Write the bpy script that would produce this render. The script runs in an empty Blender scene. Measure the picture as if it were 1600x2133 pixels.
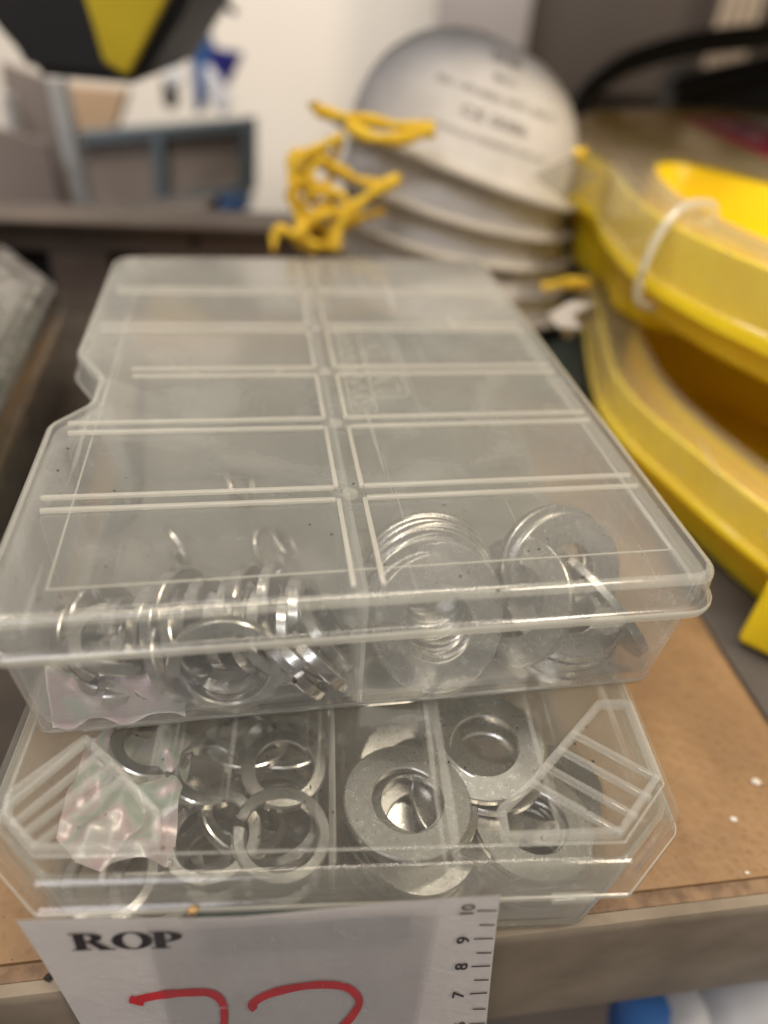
import bpy, bmesh, math, random
from mathutils import Vector, Matrix, noise
R = math.radians
S = 0.01                      # everything below is written in centimetres
SC = bpy.context.scene
COL = SC.collection
rnd = random.Random(7)

# ------------------------------------------------------------------ camera
CAM = Vector((0, 0, 13.089))
RI = Vector((0.99609788, 0.05387292, 0.06990511))
UP = Vector((-0.0882554, 0.60803874, 0.78898661))
FW = Vector((0, 0.79207739, -0.61042068))
FPX, CX, CY = 1480.0, 800.0, 1066.5
cd = bpy.data.cameras.new('camera'); cam = bpy.data.objects.new('camera', cd); COL.objects.link(cam)
m = Matrix((RI, UP, -FW)).transposed().to_4x4(); m.translation = CAM * S
cam.matrix_world = m
cd.lens = 6.9; cd.sensor_fit = 'VERTICAL'; cd.sensor_height = 6.9 * 2133 / FPX; cd.sensor_width = 6.9 * 1600 / FPX
cd.clip_start = 0.005; cd.clip_end = 30
cd.dof.use_dof = True; cd.dof.focus_distance = 0.118; cd.dof.aperture_fstop = 1.65; cd.dof.aperture_blades = 0
SC.camera = cam

# ------------------------------------------------------------------ world and lamps
w = bpy.data.worlds.new('World'); SC.world = w; w.use_nodes = True
bg = w.node_tree.nodes['Background']; bg.inputs[0].default_value = (1.0, .91, .82, 1); bg.inputs[1].default_value = .21
def area(name, loc, target, size, power, col=(1, .88, .74), sy=None):
    l = bpy.data.lights.new(name, 'AREA'); l.energy = power; l.color = col; l.size = size * S
    if sy: l.shape = 'RECTANGLE'; l.size_y = sy * S
    o = bpy.data.objects.new(name, l); COL.objects.link(o)
    o.location = Vector(loc) * S
    o.rotation_euler = (Vector(target) - Vector(loc)).to_track_quat('-Z', 'Y').to_euler()
    return o
area('ceiling_lamp', (48, -12, 85), (4, 10, 0), 22, 6.6, (1, .86, .68), 14)
area('ceiling_lamp', (-46, 2, 95), (0, 12, 0), 26, 3.2, (1, .88, .74), 12)
area('ceiling_lamp', (-30, -60, 90), (0, 5, 0), 50, 4.5, (.93, .92, 1), 30)
area('rib_glint_light', (6, 2, 100), (0, 14, 0), 70, 5, (1, .87, .70), 6)  # added strip light, unseen source, gives the lid ribs their glints
area('wall_fill_light', (-10, 34, 55), (-12, 84, 18), 40, 2.4, (1, .92, .82), 20)  # added light without a visible source, brightens the back wall
SC.view_settings.view_transform = 'Standard'; SC.view_settings.look = 'None'
SC.view_settings.exposure = .04; SC.view_settings.gamma = 1
cy = SC.cycles
cy.max_bounces = 14; cy.transparent_max_bounces = 40; cy.transmission_bounces = 10; cy.glossy_bounces = 5; cy.diffuse_bounces = 5
cy.sample_clamp_indirect = 6; cy.blur_glossy = .3; cy.use_denoising = True
cy.caustics_reflective = True; cy.caustics_refractive = True

# ------------------------------------------------------------------ helpers
def at(px, py, y):            # the point at depth y seen at a pixel of the photograph
    d = FW + RI * ((px - CX) / FPX) - UP * ((py - CY) / FPX)
    return CAM + d * (y / d.y)
def atz(px, py, z):
    d = FW + RI * ((px - CX) / FPX) - UP * ((py - CY) / FPX)
    return CAM + d * ((z - CAM.z) / d.z)
def props(o, label=None, cat=None, group=None, kind=None):
    for k, v in (('label', label), ('category', cat), ('group', group), ('kind', kind)):
        if v: o[k] = v
    return o
def thing(name, loc=(0, 0, 0), rz=0, **k):
    o = bpy.data.objects.new(name, None); COL.objects.link(o)
    o.location = Vector(loc) * S; o.rotation_euler = (0, 0, rz); o.empty_display_size = .01
    return props(o, **k)
def link(name, me, mat, parent=None, smooth=35, **k):
    if mat: me.materials.append(mat)
    if smooth:
        me.shade_smooth(); me.set_sharp_from_angle(angle=R(smooth))
    o = bpy.data.objects.new(name, me); COL.objects.link(o)
    if parent: o.parent = parent
    return props(o, **k)
def finish(bm, name):
    for v in bm.verts: v.co *= S
    bmesh.ops.recalc_face_normals(bm, faces=bm.faces)
    me = bpy.data.meshes.new(name); bm.to_mesh(me); bm.free(); return me
def part(name, bm, mat, parent=None, smooth=35, **k):
    return link(name, finish(bm, name), mat, parent, smooth, **k)
def NB(): return bmesh.new()
def box(bm, a, b, bev=0, mat=None, seg=2):
    r = bmesh.ops.create_cube(bm, size=1)['verts']
    c = (Vector(a) + Vector(b)) / 2; s = Vector(b) - Vector(a)
    for v in r: v.co = Vector((v.co.x * s.x, v.co.y * s.y, v.co.z * s.z)) + c
    if bev:
        es = list({e for v in r for e in v.link_edges})
        rr = bmesh.ops.bevel(bm, geom=es, offset=bev, segments=seg, profile=.6, affect='EDGES')
        r = [v for v in bm.verts if v.index == -1 or v in set(rr['verts'])] if False else list({v for f in rr['faces'] for v in f.verts} | {v for v in r if v.is_valid})
    if mat:
        for v in r: v.co = mat @ v.co
    return r
def tube(bm, pts, r, seg=8, closed=False, flat=None):
    pts = [Vector(p) for p in pts]; n = len(pts); rings = []
    up0 = Vector((0, 0, 1))
    for i, p in enumerate(pts):
        a = pts[(i - 1) % n] if (closed or i > 0) else p
        b = pts[(i + 1) % n] if (closed or i < n - 1) else p
        t = (b - a).normalized()
        s = t.cross(up0)
        if s.length < .05: s = t.cross(Vector((0, 1, 0)))
        s.normalize(); q = s.cross(t)
        rr = r[i] if isinstance(r, (list, tuple)) else r
        rings.append([bm.verts.new(p + (s * math.cos(k * 2 * math.pi / seg) * rr * (flat or 1) + q * math.sin(k * 2 * math.pi / seg) * rr)) for k in range(seg)])
    for i in range(n if closed else n - 1):
        A, B = rings[i], rings[(i + 1) % n]
        for k in range(seg): bm.faces.new((A[k], A[(k + 1) % seg], B[(k + 1) % seg], B[k]))
    if not closed:
        bm.faces.new(rings[0]); bm.faces.new(rings[-1])
def catmull(P, k=6, closed=True):
    P = [Vector(p) for p in P]; n = len(P); out = []
    rng = range(n) if closed else range(n - 1)
    for i in rng:
        g = (lambda j: P[j % n]) if closed else (lambda j: P[min(max(j, 0), n - 1)])
        p0, p1, p2, p3 = g(i - 1), g(i), g(i + 1), g(i + 2)
        for s in range(k):
            t = s / k
            out.append(.5 * ((2 * p1) + (p2 - p0) * t + (2 * p0 - 5 * p1 + 4 * p2 - p3) * t * t + (3 * p1 - p0 - 3 * p2 + p3) * t ** 3))
    if not closed: out.append(P[-1])
    return out
def rpoly(C, seg=5):          # [(x, y, radius)] counter-clockwise -> rounded outline
    out = []; n = len(C)
    for i in range(n):
        p = Vector(C[i][:2]); a = Vector(C[i - 1][:2]); b = Vector(C[(i + 1) % n][:2]); r = C[i][2]
        u, v = (a - p).normalized(), (b - p).normalized()
        ang = u.angle(v)
        if r <= 0 or ang > 3.1: out.append(p); continue
        d = r / math.tan(ang / 2); c = p + (u + v).normalized() * (r / math.sin(ang / 2))
        s, e = p + u * d - c, p + v * d - c
        th = s.angle_signed(e)
        a0 = math.atan2(s.y, s.x); a1 = math.atan2(e.y, e.x); dd = (a1 - a0 + math.pi) % (2 * math.pi) - math.pi
        for k in range(seg + 1):
            t = a0 + dd * k / seg; out.append(c + Vector((math.cos(t), math.sin(t))) * r)
    return out
def inset(O, d):
    n = len(O); out = []
    for i in range(n):
        e1 = (O[i] - O[i - 1]); e2 = (O[(i + 1) % n] - O[i])
        if e1.length < 1e-6: e1 = e2
        if e2.length < 1e-6: e2 = e1
        n1 = Vector((-e1.y, e1.x)).normalized(); n2 = Vector((-e2.y, e2.x)).normalized()
        m_ = (n1 + n2).normalized(); c = max(.5, m_.dot(n1))
        out.append(O[i] + m_ * (d / c))
    return out
def shell(bm, O, rings, cap0=False, cap1=False, closed=False):
    L = []
    for d, z in rings:
        L.append([bm.verts.new((p.x, p.y, z)) for p in inset(O, d)])
    n = len(O)
    for i in range(len(L) if closed else len(L) - 1):
        A, B = L[i], L[(i + 1) % len(L)]
        for k in range(n): bm.faces.new((A[k], A[(k + 1) % n], B[(k + 1) % n], B[k]))
    if cap0: bm.faces.new(L[0])
    if cap1: bm.faces.new(L[-1])
    return L
def plate_hole(bm, A, B):      # flat face between an outer ring of verts and a hole ring
    es = []
    for ring in (A, B):
        for i in range(len(ring)):
            a, b = ring[i], ring[(i + 1) % len(ring)]
            e = bm.edges.get((a, b)) or bm.edges.new((a, b)); es.append(e)
    bmesh.ops.triangle_fill(bm, edges=es, use_beauty=True)
def text_mesh(s, size, ex=.004, font_scale=(1, 1), shear=0, bold=0):
    c = bpy.data.curves.new('t', 'FONT'); c.body = s; c.size = size; c.extrude = ex; c.align_x = 'CENTER'; c.align_y = 'CENTER'
    c.shear = shear; c.offset = bold; c.resolution_u = 3
    o = bpy.data.objects.new('t', c); COL.objects.link(o)
    bpy.context.view_layer.update()
    me = bpy.data.meshes.new_from_object(o.evaluated_get(bpy.context.evaluated_depsgraph_get()))
    bm = NB(); bm.from_mesh(me); bpy.data.objects.remove(o); bpy.data.curves.remove(c); bpy.data.meshes.remove(me)
    for v in bm.verts: v.co.x *= font_scale[0]; v.co.y *= font_scale[1]
    return bm

# ------------------------------------------------------------------ materials
def nmat(name):
    m_ = bpy.data.materials.new(name); m_.use_nodes = True; t = m_.node_tree; t.nodes.clear()
    return m_, t, (lambda ty, **k: _node(t, ty, k)), t.links.new
def _node(t, ty, k):
    n = t.nodes.new(ty)
    for a, v in k.items():
        if a.startswith('_'): setattr(n, a[1:], v)
    return n
def ramp(nd, ln, src, stops):
    r = nd('ShaderNodeValToRGB'); cr = r.color_ramp
    while len(cr.elements) < len(stops): cr.elements.new(.5)
    for e, (p, c) in zip(cr.elements, stops):
        e.position = p; e.color = (*c, 1) if len(c) == 3 else c
    ln(src, r.inputs[0]); return r.outputs[0]
def surf(name, col, rough=.5, metal=0, col2=None, nscale=50, bump=0, bscale=None, spec=.5, detail=5, coat=0, sss=0, stops=(.35, .65), rvar=0, dist=.001, vec='Object'):
    m_, t, nd, ln = nmat(name)
    out = nd('ShaderNodeOutputMaterial'); p = nd('ShaderNodeBsdfPrincipled'); ln(p.outputs[0], out.inputs[0])
    p.inputs['Base Color'].default_value = (*col, 1); p.inputs['Roughness'].default_value = rough
    p.inputs['Metallic'].default_value = metal; p.inputs['Specular IOR Level'].default_value = spec
    p.inputs['Coat Weight'].default_value = coat
    if sss:
        p.inputs['Subsurface Weight'].default_value = sss; p.inputs['Subsurface Scale'].default_value = .004
        p.inputs['Subsurface Radius'].default_value = (1, .7, .3)
    tc = nd('ShaderNodeTexCoord'); nz = nd('ShaderNodeTexNoise'); nz.inputs['Scale'].default_value = nscale; nz.inputs['Detail'].default_value = detail
    ln(tc.outputs[vec], nz.inputs['Vector'])
    if col2: ln(ramp(nd, ln, nz.outputs[0], [(stops[0], col), (stops[1], col2)]), p.inputs['Base Color'])
    if rvar:
        mr = nd('ShaderNodeMapRange'); mr.inputs['To Min'].default_value = rough - rvar; mr.inputs['To Max'].default_value = rough + rvar
        ln(nz.outputs[0], mr.inputs[0]); ln(mr.outputs[0], p.inputs['Roughness'])
    if bump:
        n2 = nd('ShaderNodeTexNoise'); n2.inputs['Scale'].default_value = bscale or nscale; n2.inputs['Detail'].default_value = detail
        ln(tc.outputs[vec], n2.inputs['Vector'])
        b = nd('ShaderNodeBump'); b.inputs['Strength'].default_value = bump; b.inputs['Distance'].default_value = dist
        ln(n2.outputs[0], b.inputs['Height']); ln(b.outputs[0], p.inputs['Normal'])
    return m_
def plastic(name, tint=(.96, .965, .96), haze=.10, hcol=(.80, .80, .77), rough=.12, edge=.35, refr=0., bump=.15, scratches=True, spec=1.0, bdist=.0006):
    """translucent moulded polypropylene: mostly see-through, a little milky, glossy skin"""
    m_, t, nd, ln = nmat(name)
    out = nd('ShaderNodeOutputMaterial')
    tr = nd('ShaderNodeBsdfTransparent'); tr.inputs[0].default_value = (*tint, 1)
    base = tr.outputs[0]
    if refr:
        rf = nd('ShaderNodeBsdfRefraction'); rf.inputs['Color'].default_value = (*tint, 1); rf.inputs['Roughness'].default_value = .3; rf.inputs['IOR'].default_value = 1.02
        mx = nd('ShaderNodeMixShader'); mx.inputs[0].default_value = refr; ln(base, mx.inputs[1]); ln(rf.outputs[0], mx.inputs[2]); base = mx.outputs[0]
    df = nd('ShaderNodeBsdfDiffuse'); df.inputs[0].default_value = (*hcol, 1)
    tl = nd('ShaderNodeBsdfTranslucent'); tl.inputs[0].default_value = (*hcol, 1)
    ms = nd('ShaderNodeMixShader'); ms.inputs[0].default_value = .5; ln(df.outputs[0], ms.inputs[1]); ln(tl.outputs[0], ms.inputs[2])
    # longer path through the plastic at grazing angles -> milkier
    lw = nd('ShaderNodeLayerWeight'); lw.inputs[0].default_value = .5
    tc = nd('ShaderNodeTexCoord')
    nz = nd('ShaderNodeTexNoise'); nz.inputs['Scale'].default_value = 60; nz.inputs['Detail'].default_value = 6; ln(tc.outputs['Object'], nz.inputs['Vector'])
    mr = nd('ShaderNodeMapRange'); mr.inputs['To Min'].default_value = haze * .75; mr.inputs['To Max'].default_value = haze * 1.25; ln(nz.outputs[0], mr.inputs[0])
    pw = nd('ShaderNodeMath', _operation='POWER'); ln(lw.outputs['Facing'], pw.inputs[0]); pw.inputs[1].default_value = 3
    ml = nd('ShaderNodeMath', _operation='MULTIPLY'); ln(pw.outputs[0], ml.inputs[0]); ml.inputs[1].default_value = edge
    ad = nd('ShaderNodeMath', _operation='ADD'); ln(ml.outputs[0], ad.inputs[0]); ln(mr.outputs[0], ad.inputs[1])
    fac = ad.outputs[0]
    if scratches:      # fine scuffs caught in the surface
        for ang, sc in ((.5, 400), (-.9, 300)):
            mp = nd('ShaderNodeMapping'); mp.inputs['Rotation'].default_value = (0, 0, ang); mp.inputs['Scale'].default_value = (1, .04, 1)
            ln(tc.outputs['Object'], mp.inputs[0])
            n3 = nd('ShaderNodeTexNoise'); n3.inputs['Scale'].default_value = sc; n3.inputs['Detail'].default_value = 2; ln(mp.outputs[0], n3.inputs['Vector'])
            r3 = nd('ShaderNodeMapRange'); r3.inputs['From Min'].default_value = .69; r3.inputs['From Max'].default_value = .75; r3.inputs['To Max'].default_value = .2; ln(n3.outputs[0], r3.inputs[0])
            a3 = nd('ShaderNodeMath', _operation='ADD'); ln(fac, a3.inputs[0]); ln(r3.outputs[0], a3.inputs[1]); fac = a3.outputs[0]
    if scratches:
        sm = nd('ShaderNodeTexNoise'); sm.inputs['Scale'].default_value = 38; sm.inputs['Detail'].default_value = 4; sm.inputs['Distortion'].default_value = 1.5; ln(tc.outputs['Object'], sm.inputs['Vector'])
        sr = nd('ShaderNodeMapRange'); sr.inputs['From Min'].default_value = .52; sr.inputs['From Max'].default_value = .72; sr.inputs['To Max'].default_value = haze * .7; ln(sm.outputs[0], sr.inputs[0])
        sa = nd('ShaderNodeMath', _operation='ADD'); ln(fac, sa.inputs[0]); ln(sr.outputs[0], sa.inputs[1]); fac = sa.outputs[0]
    mh = nd('ShaderNodeMixShader'); ln(fac, mh.inputs[0]); ln(base, mh.inputs[1]); ln(ms.outputs[0], mh.inputs[2])
    gl = nd('ShaderNodeBsdfGlossy'); gl.inputs['Roughness'].default_value = rough
    fr = nd('ShaderNodeFresnel'); fr.inputs[0].default_value = 1.48
    b = nd('ShaderNodeBump'); b.inputs['Strength'].default_value = bump; b.inputs['Distance'].default_value = bdist
    n2 = nd('ShaderNodeTexNoise'); n2.inputs['Scale'].default_value = 120; n2.inputs['Detail'].default_value = 3; ln(tc.outputs['Object'], n2.inputs['Vector'])
    ln(n2.outputs[0], b.inputs['Height']); ln(b.outputs[0], gl.inputs['Normal'])
    fm = nd('ShaderNodeMath', _operation='MULTIPLY'); ln(fr.outputs[0], fm.inputs[0]); fm.inputs[1].default_value = spec
    # inner faces of a wall: entering Fresnel only, so no total-reflection mirror
    geo = nd('ShaderNodeNewGeometry'); lt = nd('ShaderNodeMath', _operation='SUBTRACT'); lt.inputs[0].default_value = 1; ln(geo.outputs['Backfacing'], lt.inputs[1])
    fm2 = nd('ShaderNodeMath', _operation='MULTIPLY'); ln(fm.outputs[0], fm2.inputs[0]); ln(lt.outputs[0], fm2.inputs[1])
    mg = nd('ShaderNodeMixShader'); ln(fm2.outputs[0], mg.inputs[0]); ln(mh.outputs[0], mg.inputs[1]); ln(gl.outputs[0], mg.inputs[2])
    ln(mg.outputs[0], out.inputs[0])
    return m_
M = {}
M['lid'] = plastic('milky_lid_plastic', haze=.085, refr=.16, rough=.14, hcol=(.82, .825, .80))
M['rib'] = plastic('milky_rib_plastic', haze=.32, hcol=(.92,.90,.82), rough=.16, spec=2.0, scratches=False)
M['body'] = plastic('milky_body_plastic', haze=.055, hcol=(.84, .85, .84), rough=.12, edge=.7)
M['floor'] = plastic('milky_floor_plastic', haze=.14, hcol=(.60, .60, .58), rough=.2, refr=.3, scratches=False)
M['emboss'] = plastic('milky_emboss', haze=.16, hcol=(.86,.85,.78), rough=.12, scratches=False)
M['clearlid'] = plastic('clear_lid_plastic', haze=.035, rough=.1, edge=.30, hcol=(.8, .8, .76))
M['clearrib'] = plastic('clear_rib_plastic', haze=.20, rough=.1, scratches=False)
M['clearbody'] = plastic('clear_body_plastic', haze=.085, rough=.1, edge=.7, hcol=(.82, .80, .72))
M['tape'] = plastic('clear_tape', haze=.02, rough=.06, edge=.1, hcol=(.7, .7, .68), tint=(.95, .95, .95))
M['labeltape'] = plastic('clear_label_tape', haze=.02, rough=.18, edge=.06, hcol=(.7, .66, .68), tint=(.995, .992, .992), bump=.6)
M['bag'] = plastic('thin_bag_film', haze=.003, rough=.05, edge=.08, hcol=(.8, .8, .8), scratches=False, bump=1.0, spec=.55)
M['caselid'] = plastic('milky_case_lid', haze=.075, hcol=(.88, .84, .70), rough=.12, refr=.12, edge=.3)
M['hoop'] = plastic('milky_hoop', haze=.5, hcol=(.85, .82, .74), rough=.15, scratches=False, edge=.3)
M['oldclear'] = plastic('dull_clear_plastic', haze=.07, hcol=(.26, .25, .22), tint=(.70, .72, .70), rough=.04, bump=1, spec=2.2, bdist=.0011)
M['yellow'] = surf('yellow_plastic', (.95, .72, .018), .30, col2=(.86, .61, .014), nscale=55, sss=.25, bump=.08, rvar=.12, detail=9, stops=(.4, .75))
M['steel'] = surf('zinc_steel', (.60, .575, .54), .24, 1, col2=(.40, .38, .355), nscale=400, bump=.06, bscale=1500, rvar=.08, dist=.0004)
M['steel_dull'] = surf('dull_zinc_steel', (.60, .585, .555), .29, 1, col2=(.47, .455, .43), nscale=900, bump=.07, bscale=2600, rvar=.1, dist=.0004)
def chipm():
    m_, t, nd, ln = nmat('chipboard_face')
    out = nd('ShaderNodeOutputMaterial'); p = nd('ShaderNodeBsdfPrincipled'); ln(p.outputs[0], out.inputs[0]); p.inputs['Roughness'].default_value = .6
    tc = nd('ShaderNodeTexCoord'); a = nd('ShaderNodeTexNoise'); a.inputs['Scale'].default_value = 24; a.inputs['Detail'].default_value = 9; a.inputs['Roughness'].default_value = .65; ln(tc.outputs['Object'], a.inputs['Vector'])
    c1 = ramp(nd, ln, a.outputs[0], [(.30, (.17, .090, .042)), (.46, (.195, .112, .048)), (.62, (.25, .148, .066)), (.75, (.30, .185, .09))])
    b = nd('ShaderNodeTexVoronoi'); b.inputs['Scale'].default_value = 520; ln(tc.outputs['Object'], b.inputs['Vector'])
    c2 = ramp(nd, ln, b.outputs['Distance'], [(.0, (.62, .58, .52)), (.35, (1, 1, 1)), (1, (1.05, 1.05, 1.05))])
    mx = nd('ShaderNodeMix', _data_type='RGBA', _blend_type='MULTIPLY'); mx.inputs[0].default_value = .55; ln(c1, mx.inputs[6]); ln(c2, mx.inputs[7])
    d = nd('ShaderNodeTexNoise'); d.inputs['Scale'].default_value = 900; d.inputs['Detail'].default_value = 2; ln(tc.outputs['Object'], d.inputs['Vector'])
    c3 = ramp(nd, ln, d.outputs[0], [(.26, (.25, .2, .15)), (.33, (1, 1, 1))])
    m2 = nd('ShaderNodeMix', _data_type='RGBA', _blend_type='MULTIPLY'); m2.inputs[0].default_value = .8; ln(mx.outputs[2], m2.inputs[6]); ln(c3, m2.inputs[7]); ln(m2.outputs[2], p.inputs['Base Color'])
    bp = nd('ShaderNodeBump'); bp.inputs['Strength'].default_value = .35; bp.inputs['Distance'].default_value = .0005; ln(b.outputs['Distance'], bp.inputs['Height']); ln(bp.outputs[0], p.inputs['Normal'])
    return m_
M['chip'] = chipm()
M['edge'] = surf('chipboard_edge', (.22, .14, .08), .8, col2=(.12, .075, .045), nscale=300, bump=.6, bscale=500)
M['rail'] = surf('galvanised_rail', (.235, .195, .15), .5, .2, col2=(.15, .122, .09), nscale=45, bump=.12, bscale=300, rvar=.12, detail=8)
M['darkmetal'] = surf('brown_painted_steel', (.13, .105, .09), .5, .3, col2=(.09, .07, .06), nscale=30)
M['black'] = surf('black_plastic', (.012, .012, .014), .45)
M['hole'] = surf('dark_slot', (.006, .006, .006), .8)
M['tyellow'] = surf('yellow_paint', (.60, .46, .02), .45, col2=(.52, .39, .015), nscale=25)
M['paper'] = surf('white_label_paper', (.83, .80, .79), .55, col2=(.79, .76, .75), nscale=120, bump=.1, bscale=600)
M['ink'] = surf('black_print', (.008, .007, .012), .35)
M['marker'] = surf('red_marker_ink', (.62, .012, .03), .4, col2=(.48, .008, .022), nscale=150)
M['cup'] = surf('white_mask_felt', (.78, .745, .69), .95, col2=(.71, .675, .62), nscale=90, bump=.4, bscale=600, spec=.1)
M['cuprim'] = surf('mask_rim', (.42, .385, .33), .85, spec=.1)
M['strap'] = surf('yellow_elastic', (.80, .55, .06), .85, col2=(.66, .40, .03), nscale=200, spec=.1)
M['greyink'] = surf('grey_mask_print', (.26, .235, .21), .9)
M['wall'] = surf('white_wall_paint', (.80, .76, .70), .8, col2=(.76, .72, .66), nscale=4)
M['brown'] = surf('brown_panel', (.075, .058, .048), .6, col2=(.055, .043, .036), nscale=5)
M['greypost'] = surf('grey_post', (.33, .31, .32), .5, col2=(.28, .26, .26), nscale=6)
M['beige'] = surf('beige_ridged_strip', (.42, .34, .26), .7)
M['blue'] = surf('blue_plastic', (.03, .10, .28), .4)
M['darkblue'] = surf('dark_blue_film', (.02, .02, .16), .3)
M['whitep'] = surf('white_plastic', (.75, .76, .80), .35)
M['binframe'] = surf('blue_grey_frame', (.12, .155, .185), .5)
M['binpane'] = surf('taupe_pane', (.30, .255, .225), .5, col2=(.25, .21, .19), nscale=8)
M['galv'] = surf('bright_galvanised', (.75, .76, .75), .35, .3, col2=(.6, .62, .62), nscale=10)
M['card'] = surf('brown_cardboard', (.52, .37, .24), .8, col2=(.46, .32, .2), nscale=12)
M['green'] = surf('dark_green_cloth', (.035, .045, .036), .8)
M['darkgreen'] = surf('dark_green_strip', (.02, .035, .03), .5)
M['mat'] = surf('dark_grey_sheet', (.075, .062, .052), .65, col2=(.05, .042, .036), nscale=40, bump=.3, bscale=200)
M['red'] = surf('maroon_print', (.60, .04, .09), .4)
M['pink'] = surf('pink_print', (.80, .42, .45), .4)
M['crumb'] = surf('tan_crumb', (.42, .27, .12), .8)
M['dust'] = surf('black_specks', (.02, .017, .012), .9)
M['whitebit'] = surf('white_flakes', (.55, .52, .47), .8)
# iridescent film with its sheen colours painted in by a noise and facing ramp
def irid():
    m_, t, nd, ln = nmat('iridescent_film')
    out = nd('ShaderNodeOutputMaterial'); p = nd('ShaderNodeBsdfPrincipled')
    p.inputs['Metallic'].default_value = .3; p.inputs['Roughness'].default_value = .36
    tc = nd('ShaderNodeTexCoord'); nz = nd('ShaderNodeTexNoise'); nz.inputs['Scale'].default_value = 55; nz.inputs['Detail'].default_value = 3; nz.inputs['Distortion'].default_value = .6; ln(tc.outputs['Object'], nz.inputs['Vector'])
    lw = nd('ShaderNodeLayerWeight'); ad = nd('ShaderNodeMath', _operation='MULTIPLY_ADD'); ln(lw.outputs['Facing'], ad.inputs[0]); ad.inputs[1].default_value = .35; ln(nz.outputs[0], ad.inputs[2])
    ln(ramp(nd, ln, ad.outputs[0], [(.38, (.80, .78, .76)), (.50, (.85, .66, .71)), (.57, (.82, .81, .79)), (.64, (.66, .80, .70)), (.72, (.84, .81, .72)), (.80, (.77, .72, .82)), (.9, (.8, .78, .76))]), p.inputs['Base Color'])
    b = nd('ShaderNodeBump'); b.inputs['Strength'].default_value = .25; b.inputs['Distance'].default_value = .0012; ln(nz.outputs[0], b.inputs['Height']); ln(b.outputs[0], p.inputs['Normal'])
    tr = nd('ShaderNodeBsdfTransparent'); mx = nd('ShaderNodeMixShader'); mx.inputs[0].default_value = .68
    ln(tr.outputs[0], mx.inputs[1]); ln(p.outputs[0], mx.inputs[2]); ln(mx.outputs[0], out.inputs[0]); return m_
M['irid'] = irid()

# ------------------------------------------------------------------ shelf
SY = .19                                       # the shelf's turn about z
SU = Vector((math.cos(SY), math.sin(SY), 0)); SN = Vector((-math.sin(SY), math.cos(SY), 0))
sroot = Vector((2.7, 5.29, 0))                 # a point on the rail's front top edge
def shelf_obj(name, a, b, mat, bev=0, **k):    # box in shelf axes: x along the rail, y into the shelf
    bm = NB(); box(bm, a, b, bev)
    o = part(name, bm, mat, None, **k); o.location = sroot * S; o.rotation_euler = (0, 0, SY); return o
shelf_obj('shelf_board', (-60, .55, -1.6), (60, 27.6, 0), M['chip'], .03, kind='structure')
shelf_obj('shelf_edge', (-60, .28, -1.6), (60, .545, -.06), M['edge'], .03, kind='structure')
rail = thing('shelf_rail', sroot, SY, label='galvanised steel rail along the front edge of the chipboard shelf', cat='rail')
bm = NB(); prof = [(.02, -4.05), (0, -.22), (.03, -.09), (.07, -.03), (.26, -.03), (.26, -.2), (.10, -.2), (.10, -4.05)]
A = [bm.verts.new((-60, y, z)) for y, z in prof]; B_ = [bm.verts.new((60, y, z)) for y, z in prof]
for i in range(len(prof)): bm.faces.new((A[i], A[(i + 1) % len(prof)], B_[(i + 1) % len(prof)], B_[i]))
bm.faces.new(A); bm.faces.new(B_); part('rail_face', bm, M['rail'], rail)
mt = thing('dark_sheet', (0, 0, 0), label='dark grey sheet on the chipboard beneath the yellow cases', cat='mat')  # plain dark sheet laid over the board below the cases
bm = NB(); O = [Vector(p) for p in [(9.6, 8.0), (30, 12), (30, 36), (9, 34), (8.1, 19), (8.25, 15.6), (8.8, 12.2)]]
shell(bm, O, [(0, .012), (0, .10), (.06, .14)], True, True); part('sheet_face', bm, M['mat'], mt)

# ------------------------------------------------------------------ washers
def ring_mesh(name, ro, ri, th, seg=56, bev=.022):
    bm = NB(); h = th / 2
    prof = [(ri, -h + bev), (ri + bev, -h), (ro - bev, -h), (ro, -h + bev), (ro, h - bev), (ro - bev, h), (ri + bev, h), (ri, h - bev)]
    Rg = []
    for i in range(seg):
        a = 2 * math.pi * i / seg
        Rg.append([bm.verts.new((r * math.cos(a), r * math.sin(a), z)) for r, z in prof])
    for i in range(seg):
        A, B = Rg[i], Rg[(i + 1) % seg]
        for k in range(8): bm.faces.new((A[k], B[k], B[(k + 1) % 8], A[(k + 1) % 8]))
    me = finish(bm, name); me.materials.append(M['steel_dull']); me.shade_smooth(); me.set_sharp_from_angle(angle=R(30)); return me
def spring_mesh(name, ro, sec, lift=.16, seg=48):
    bm = NB(); Rg = []; h = sec / 2; b = .03
    prof = [(ro - sec, -h + b), (ro - sec + b, -h), (ro - b, -h * .92), (ro, -h * .92 + b), (ro, h * .92 - b), (ro - b, h * .92), (ro - sec + b, h), (ro - sec, h - b)]
    gap = .07
    for i in range(seg + 1):
        t = i / seg; a = gap + (2 * math.pi - 2 * gap) * t; dz = (t - .5) * lift
        Rg.append([bm.verts.new((r * math.cos(a + .25 * z), r * math.sin(a + .25 * z), z + dz)) for r, z in prof])
    for i in range(seg):
        A, B = Rg[i], Rg[i + 1]
        for k in range(8): bm.faces.new((A[k], B[k], B[(k + 1) % 8], A[(k + 1) % 8]))
    bm.faces.new(Rg[0]); bm.faces.new(Rg[-1])
    me = finish(bm, name); me.materials.append(M['steel']); me.shade_smooth(); me.set_sharp_from_angle(angle=R(35)); return me
W_BIG = ring_mesh('flat_washer', 1.17, .64, .17)
W_LOW = ring_mesh('flat_washer', 1.08, .60, .16)
W_THICK = ring_mesh('flat_washer', 1.12, .56, .22)
W_LOW2 = ring_mesh('flat_washer', 1.06, .56, .21)
SPRS = spring_mesh('spring_washer', .52, .16)
SPRF = spring_mesh('spring_washer', .92, .22)
SPR = spring_mesh('spring_washer', .74, .24)
SPR2 = spring_mesh('spring_washer', .80, .21)
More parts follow.
